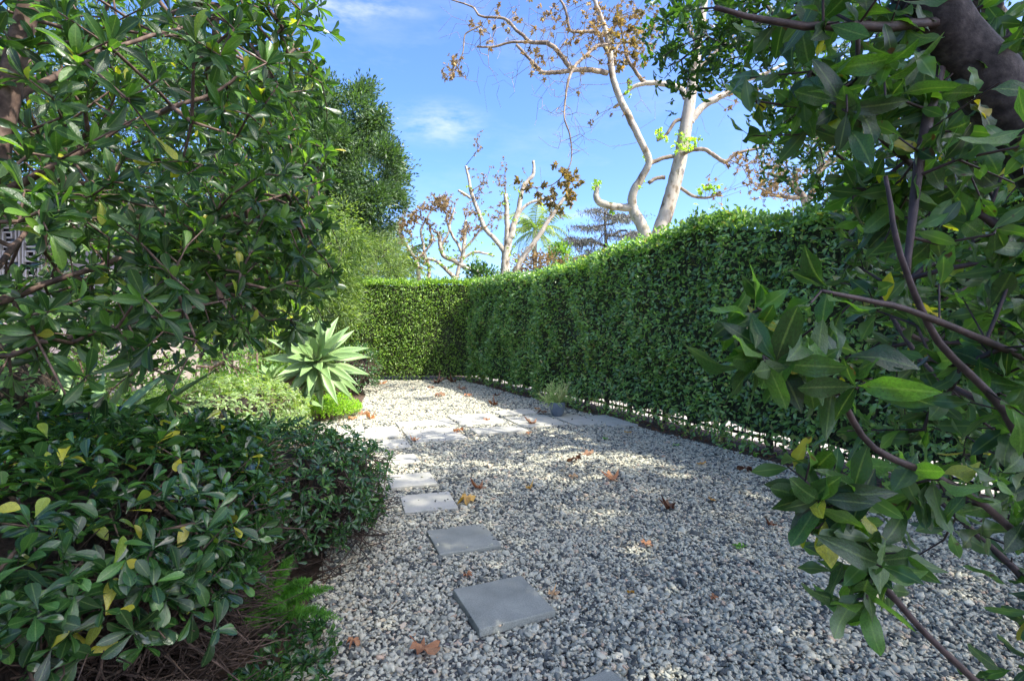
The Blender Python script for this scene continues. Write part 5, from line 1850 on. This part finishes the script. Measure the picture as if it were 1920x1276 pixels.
def dense_tree(name, label, base, vols, n, L, mat, tmpl, trunk_r, clump=14, spread=.16, wf=1.0, bark=M_BARK_DK, droop=0.0):
    th = Thing(name, label, "tree", base)
    base = np.array(base, float)
    c0 = np.array(vols[0][0], float)
    l = smooth_line([base + [0, 0, -.05], base * .5 + c0 * .5 + [.05, 0, 0], c0 + [0, 0, vols[0][1][2] * .4]], [trunk_r, trunk_r * .8, trunk_r * .35], 7, .06)
    vv, ff = tubes([l], 10, rough=.08)
    th.part("trunk", vv, ff, bark)
    tot = sum(v[2] for v in vols)
    tips, dirs = [], []
    for i, (c, r, wgt) in enumerate(vols):
        m_ = int(n * wgt / tot)
        nb = max(8, int(64 * wgt / tot * len(vols)))
        cc, bb = ellipsoid_pts(c, r, nb, .62, lump=.25, seed=i + 3)
        pick = rng.integers(0, nb, m_)
        rs_ = np.mean(r) * rng.uniform(.13, .34, nb)
        dv = unit(rng.normal(size=(m_, 3)) + bb[pick] * .5)
        tips.append(cc[pick] + dv * (rs_[pick] * rng.uniform(.55, 1.0, m_))[:, None] * np.array([1, 1, .8]))
        dirs.append(unit(dv + bb[pick] * .6))
    tips, dirs = np.concatenate(tips), np.concatenate(dirs)
    sel = rng.permutation(len(tips))[:260]
    ln_, _ = grow([l], tips[sel], .006, .48, .6, .25, .1, rmax=trunk_r * .5)
    vv, ff = tubes(ln_, 5, cap=False)
    th.part("branches", vv, ff, bark, stuff=True)
    lv = Leaves()
    k = clump
    off = rng.normal(size=(len(tips), k, 3)) * spread
    p = (tips[:, None] + off).reshape(-1, 3)
    ax = (dirs[:, None] * .9 + unit(off) * .8 + rng.normal(size=off.shape) * .35 + np.array([0, 0, .25 - droop])).reshape(-1, 3)
    nr = (dirs[:, None] * .4 + rng.normal(size=off.shape) * .6 + np.array([0, 0, .6])).reshape(-1, 3)
    lv.add(p, ax, nr, L * rng.uniform(.6, 1.3, len(p)), wf)
    build_leaves(th, lv, mat, T_OBOV, tmpl, 0, rest="crown")
    return th


dense_tree("podocarpus_tree", "tall dense dark green tree behind the far hedge, left of the sky", (-6.2, 17.2, 0),
           [((-5.65, 17, 6.0), (1.95, 1.8, 1.9), 6), ((-5.7, 17, 8.2), (1.25, 1.2, 1.25), 3), ((-7.3, 17.4, 7.2), (1.9, 1.9, 2.9), 5), ((-6.6, 17, 4.6), (1.7, 1.6, 1.4), 2)], 5200, .14, M_L_PODO, T_TINY_NARROW, .22, 24, .15, 1.9)
dense_tree("shrub_tree", "pale grey green fine leaved tree above the left end of the far hedge", (-5.1, 17.8, 0), [(P(690, 500, 16.8), (1.1, .9, .85), 1), (P(600, 470, 16.5), (1.3, .9, 1.5), 1.2)], 1500, .13, M_L_OLIVE, T_TINY_NARROW, .12, 16, .18, .9)
dense_tree("bamboo_like_tree", "yellow green fine leaved tree behind the agave, in front of the far hedge", (-5.2, 11.8, 0), [(P(565, 470, 11.2), (1.15, 1.1, 1.25), 2), (P(610, 560, 11.8), (.75, .7, .9), 1.2), (P(480, 560, 10.8), (1.0, 1.0, 1.3), 1.4)], 2400, .11, M_L_BAMBOO, T_TINY_NARROW, .07, 16, .12, 1.0, droop=.5)
dense_tree("conifer_tree", "feathery mid green tree rising behind the left glossy tree", (-7.2, 12.5, 0), [(P(420, 420, 12.5), (1.5, 1.3, 1.5), 2), (P(300, 250, 12.5), (2.2, 1.5, 2.4), 3), (P(120, 200, 13), (2.5, 1.5, 3), 3)], 3000, .16, M_L_PODO, T_TINY_NARROW, .16, 16, .2, 1.0)
dense_tree("small_tree", "tiny light green tree top just above the hedge, right of the palm", (1.7, 18, 0), [(P(1048, 482, 18), (.28, .3, .38), 1)], 130, .12, M_L_SHRUB, T_TINY, .04, 8, .10, .9)
dense_tree("small_tree", "dark green tuft of leaves above the hedge corner, between the sycamores", (-.5, 18, 0), [(P(905, 515, 18), (.45, .3, .22), 1)], 120, .14, M_L_BUSH2, T_TINY, .05, 8, .10, .9)
dense_tree("small_tree", "rusty brown leafed small tree behind the hedge, under the queen palm", (.9, 17.5, 0), [(P(1010, 500, 17.5), (.7, .3, .32), 1), (P(1080, 505, 17.5), (.5, .3, .15), .4)], 200, .12, M_L_SYC, T_TINY, .04, 8, .14, .9)

# grey drooping conifer
gt = Thing("conifer_tree", "bare looking grey tree with layered drooping sprays, beside the tall sycamore", "tree", (4.65, 26, 0))
cb = P(1135, 560, 26)
l = smooth_line([(cb[0], 26, -.05), (cb[0] + .1, 26, 3.5), tuple(P(1133, 380, 26))], [.2, .14, .03], 8, .1)
vv, ff = tubes([l], 8, rough=.1)
gt.part("trunk", vv, ff, M_BARK_DK)
tp_ = tip_cloud([(1090, 452, 42, 7, 60), (1110, 425, 30, 6, 34), (1160, 408, 48, 7, 60), (1180, 440, 40, 8, 50), (1140, 470, 60, 7, 50), (1100, 482, 40, 6, 30), (1120, 395, 22, 5, 20), (1200, 465, 40, 10, 40)], 26, .9)
ln_, td = grow([l], tp_, .012, .45, .5, .2, .08, rmax=.07)
vv, ff = tubes(ln_, 4, cap=False)
gt.part("branches", vv, ff, M_BARK_DK, stuff=True)
lv = Leaves()
off = rng.normal(size=(len(tp_), 20, 3)) * np.array([.22, .22, .07])
p = (tp_[:, None] + off).reshape(-1, 3)
lv.add(p, rng.normal(size=p.shape) * .4 + [0, 0, -.9], rng.normal(size=p.shape), .20 * rng.uniform(.6, 1.2, len(p)), .8)
build_leaves(gt, lv, M_L_GREY, T_OBOV, T_TINY_NARROW, 0, rest="drooping_sprays")


# ------------------------------------------------------------------ palms
def palm(label, base, crown, n, L, w_leaflet, leaflen, mat, tr, el_lo, el_hi, seed, cat="palm tree", droop=1.5):
    rs = np.random.default_rng(seed)
    th = Thing("palm_tree", label, cat, base)
    l = smooth_line([np.array(base, float) + [0, 0, -.05], (np.array(base, float) + crown) / 2, np.array(crown, float)], [tr * 1.2, tr, tr * .9], 6, .05)
    vv, ff = tubes([l], 10, rough=.1)
    th.part("trunk", vv, ff, M_PALM_TRUNK)
    for i in range(n):
        ph = i * 2.39996
        el = math.radians(el_lo + (el_hi - el_lo) * (i / n))
        hd = np.array([math.cos(ph), math.sin(ph), 0])
        side = np.cross(hd, [0, 0, 1.0])
        p = np.array(crown, float)
        LL = L * rs.uniform(.85, 1.1)
        m = 26
        V, UV, F_ = [], [], []
        pts = [p.copy()]
        for k in range(1, m + 1):
            a = el - droop * (k / m) ** 1.3
            d = hd * math.cos(a) + np.array([0, 0, math.sin(a)])
            p = p + d * LL / m
            pts.append(p.copy())
            if k < 3:
                continue
            u = k / m
            ll = leaflen * math.sin(min(1, (u * .85 + .15)) * PI) ** .5 * rs.uniform(.85, 1.1)
            nn_ = np.cross(side, d)
            for s in (-1, 1):
                e = side * s * .8 + d * .55 - np.array([0, 0, .55]) + rs.normal(size=3) * .08
                e = unit(e)
                b = len(V)
                V += [p - d * w_leaflet * .5, p + d * w_leaflet * .5, p + e * ll * .6 + d * w_leaflet * .4, p + e * ll - np.array([0, 0, .1 * ll])]
                UV += [(.2, 0), (.8, 0), (.8, .5), (.5, 1)]
                F_.append((b, b + 1, b + 2, b + 3))
        fo = th.part("frond", V, F_, mat, True, np.full(len(F_), rs.random()), np.array(UV))
        vv, ff = tubes([(np.array(pts[::3]), np.linspace(.022, .004, len(pts[::3])))], 4, cap=False)
        th.part("stalk", vv, ff, mat, True, np.full(len(ff), .8), parent=fo)
    return th


c = P(745, 505, 21)
palm("feather palm with arching green fronds above the left part of the far hedge", (c[0], 21, 0), c, 34, 2.0, .045, .42, M_L_PALM, .22, 75, -25, 2, droop=1.4)
c = P(1003, 432, 30)
palm("slim queen palm behind the pollarded sycamore, small against the sky", (c[0], 30, 0), c, 22, 2.7, .06, .6, M_L_PALM, .13, 80, -40, 5, droop=1.7)
c = P(700, 470, 24)
palm("second feather palm behind the dark tree, mostly hidden", (c[0], 24, 0), c, 26, 2.2, .05, .45, M_L_PALM, .22, 80, -10, 8, droop=1.3)
print("pebbles", N_PEB, "objects", len(bpy.data.objects))
print("tris", sum(len(o.data.polygons) * (len(o.data.loops) / max(1, len(o.data.polygons)) - 2) for o in bpy.data.objects if o.type == "MESH"))
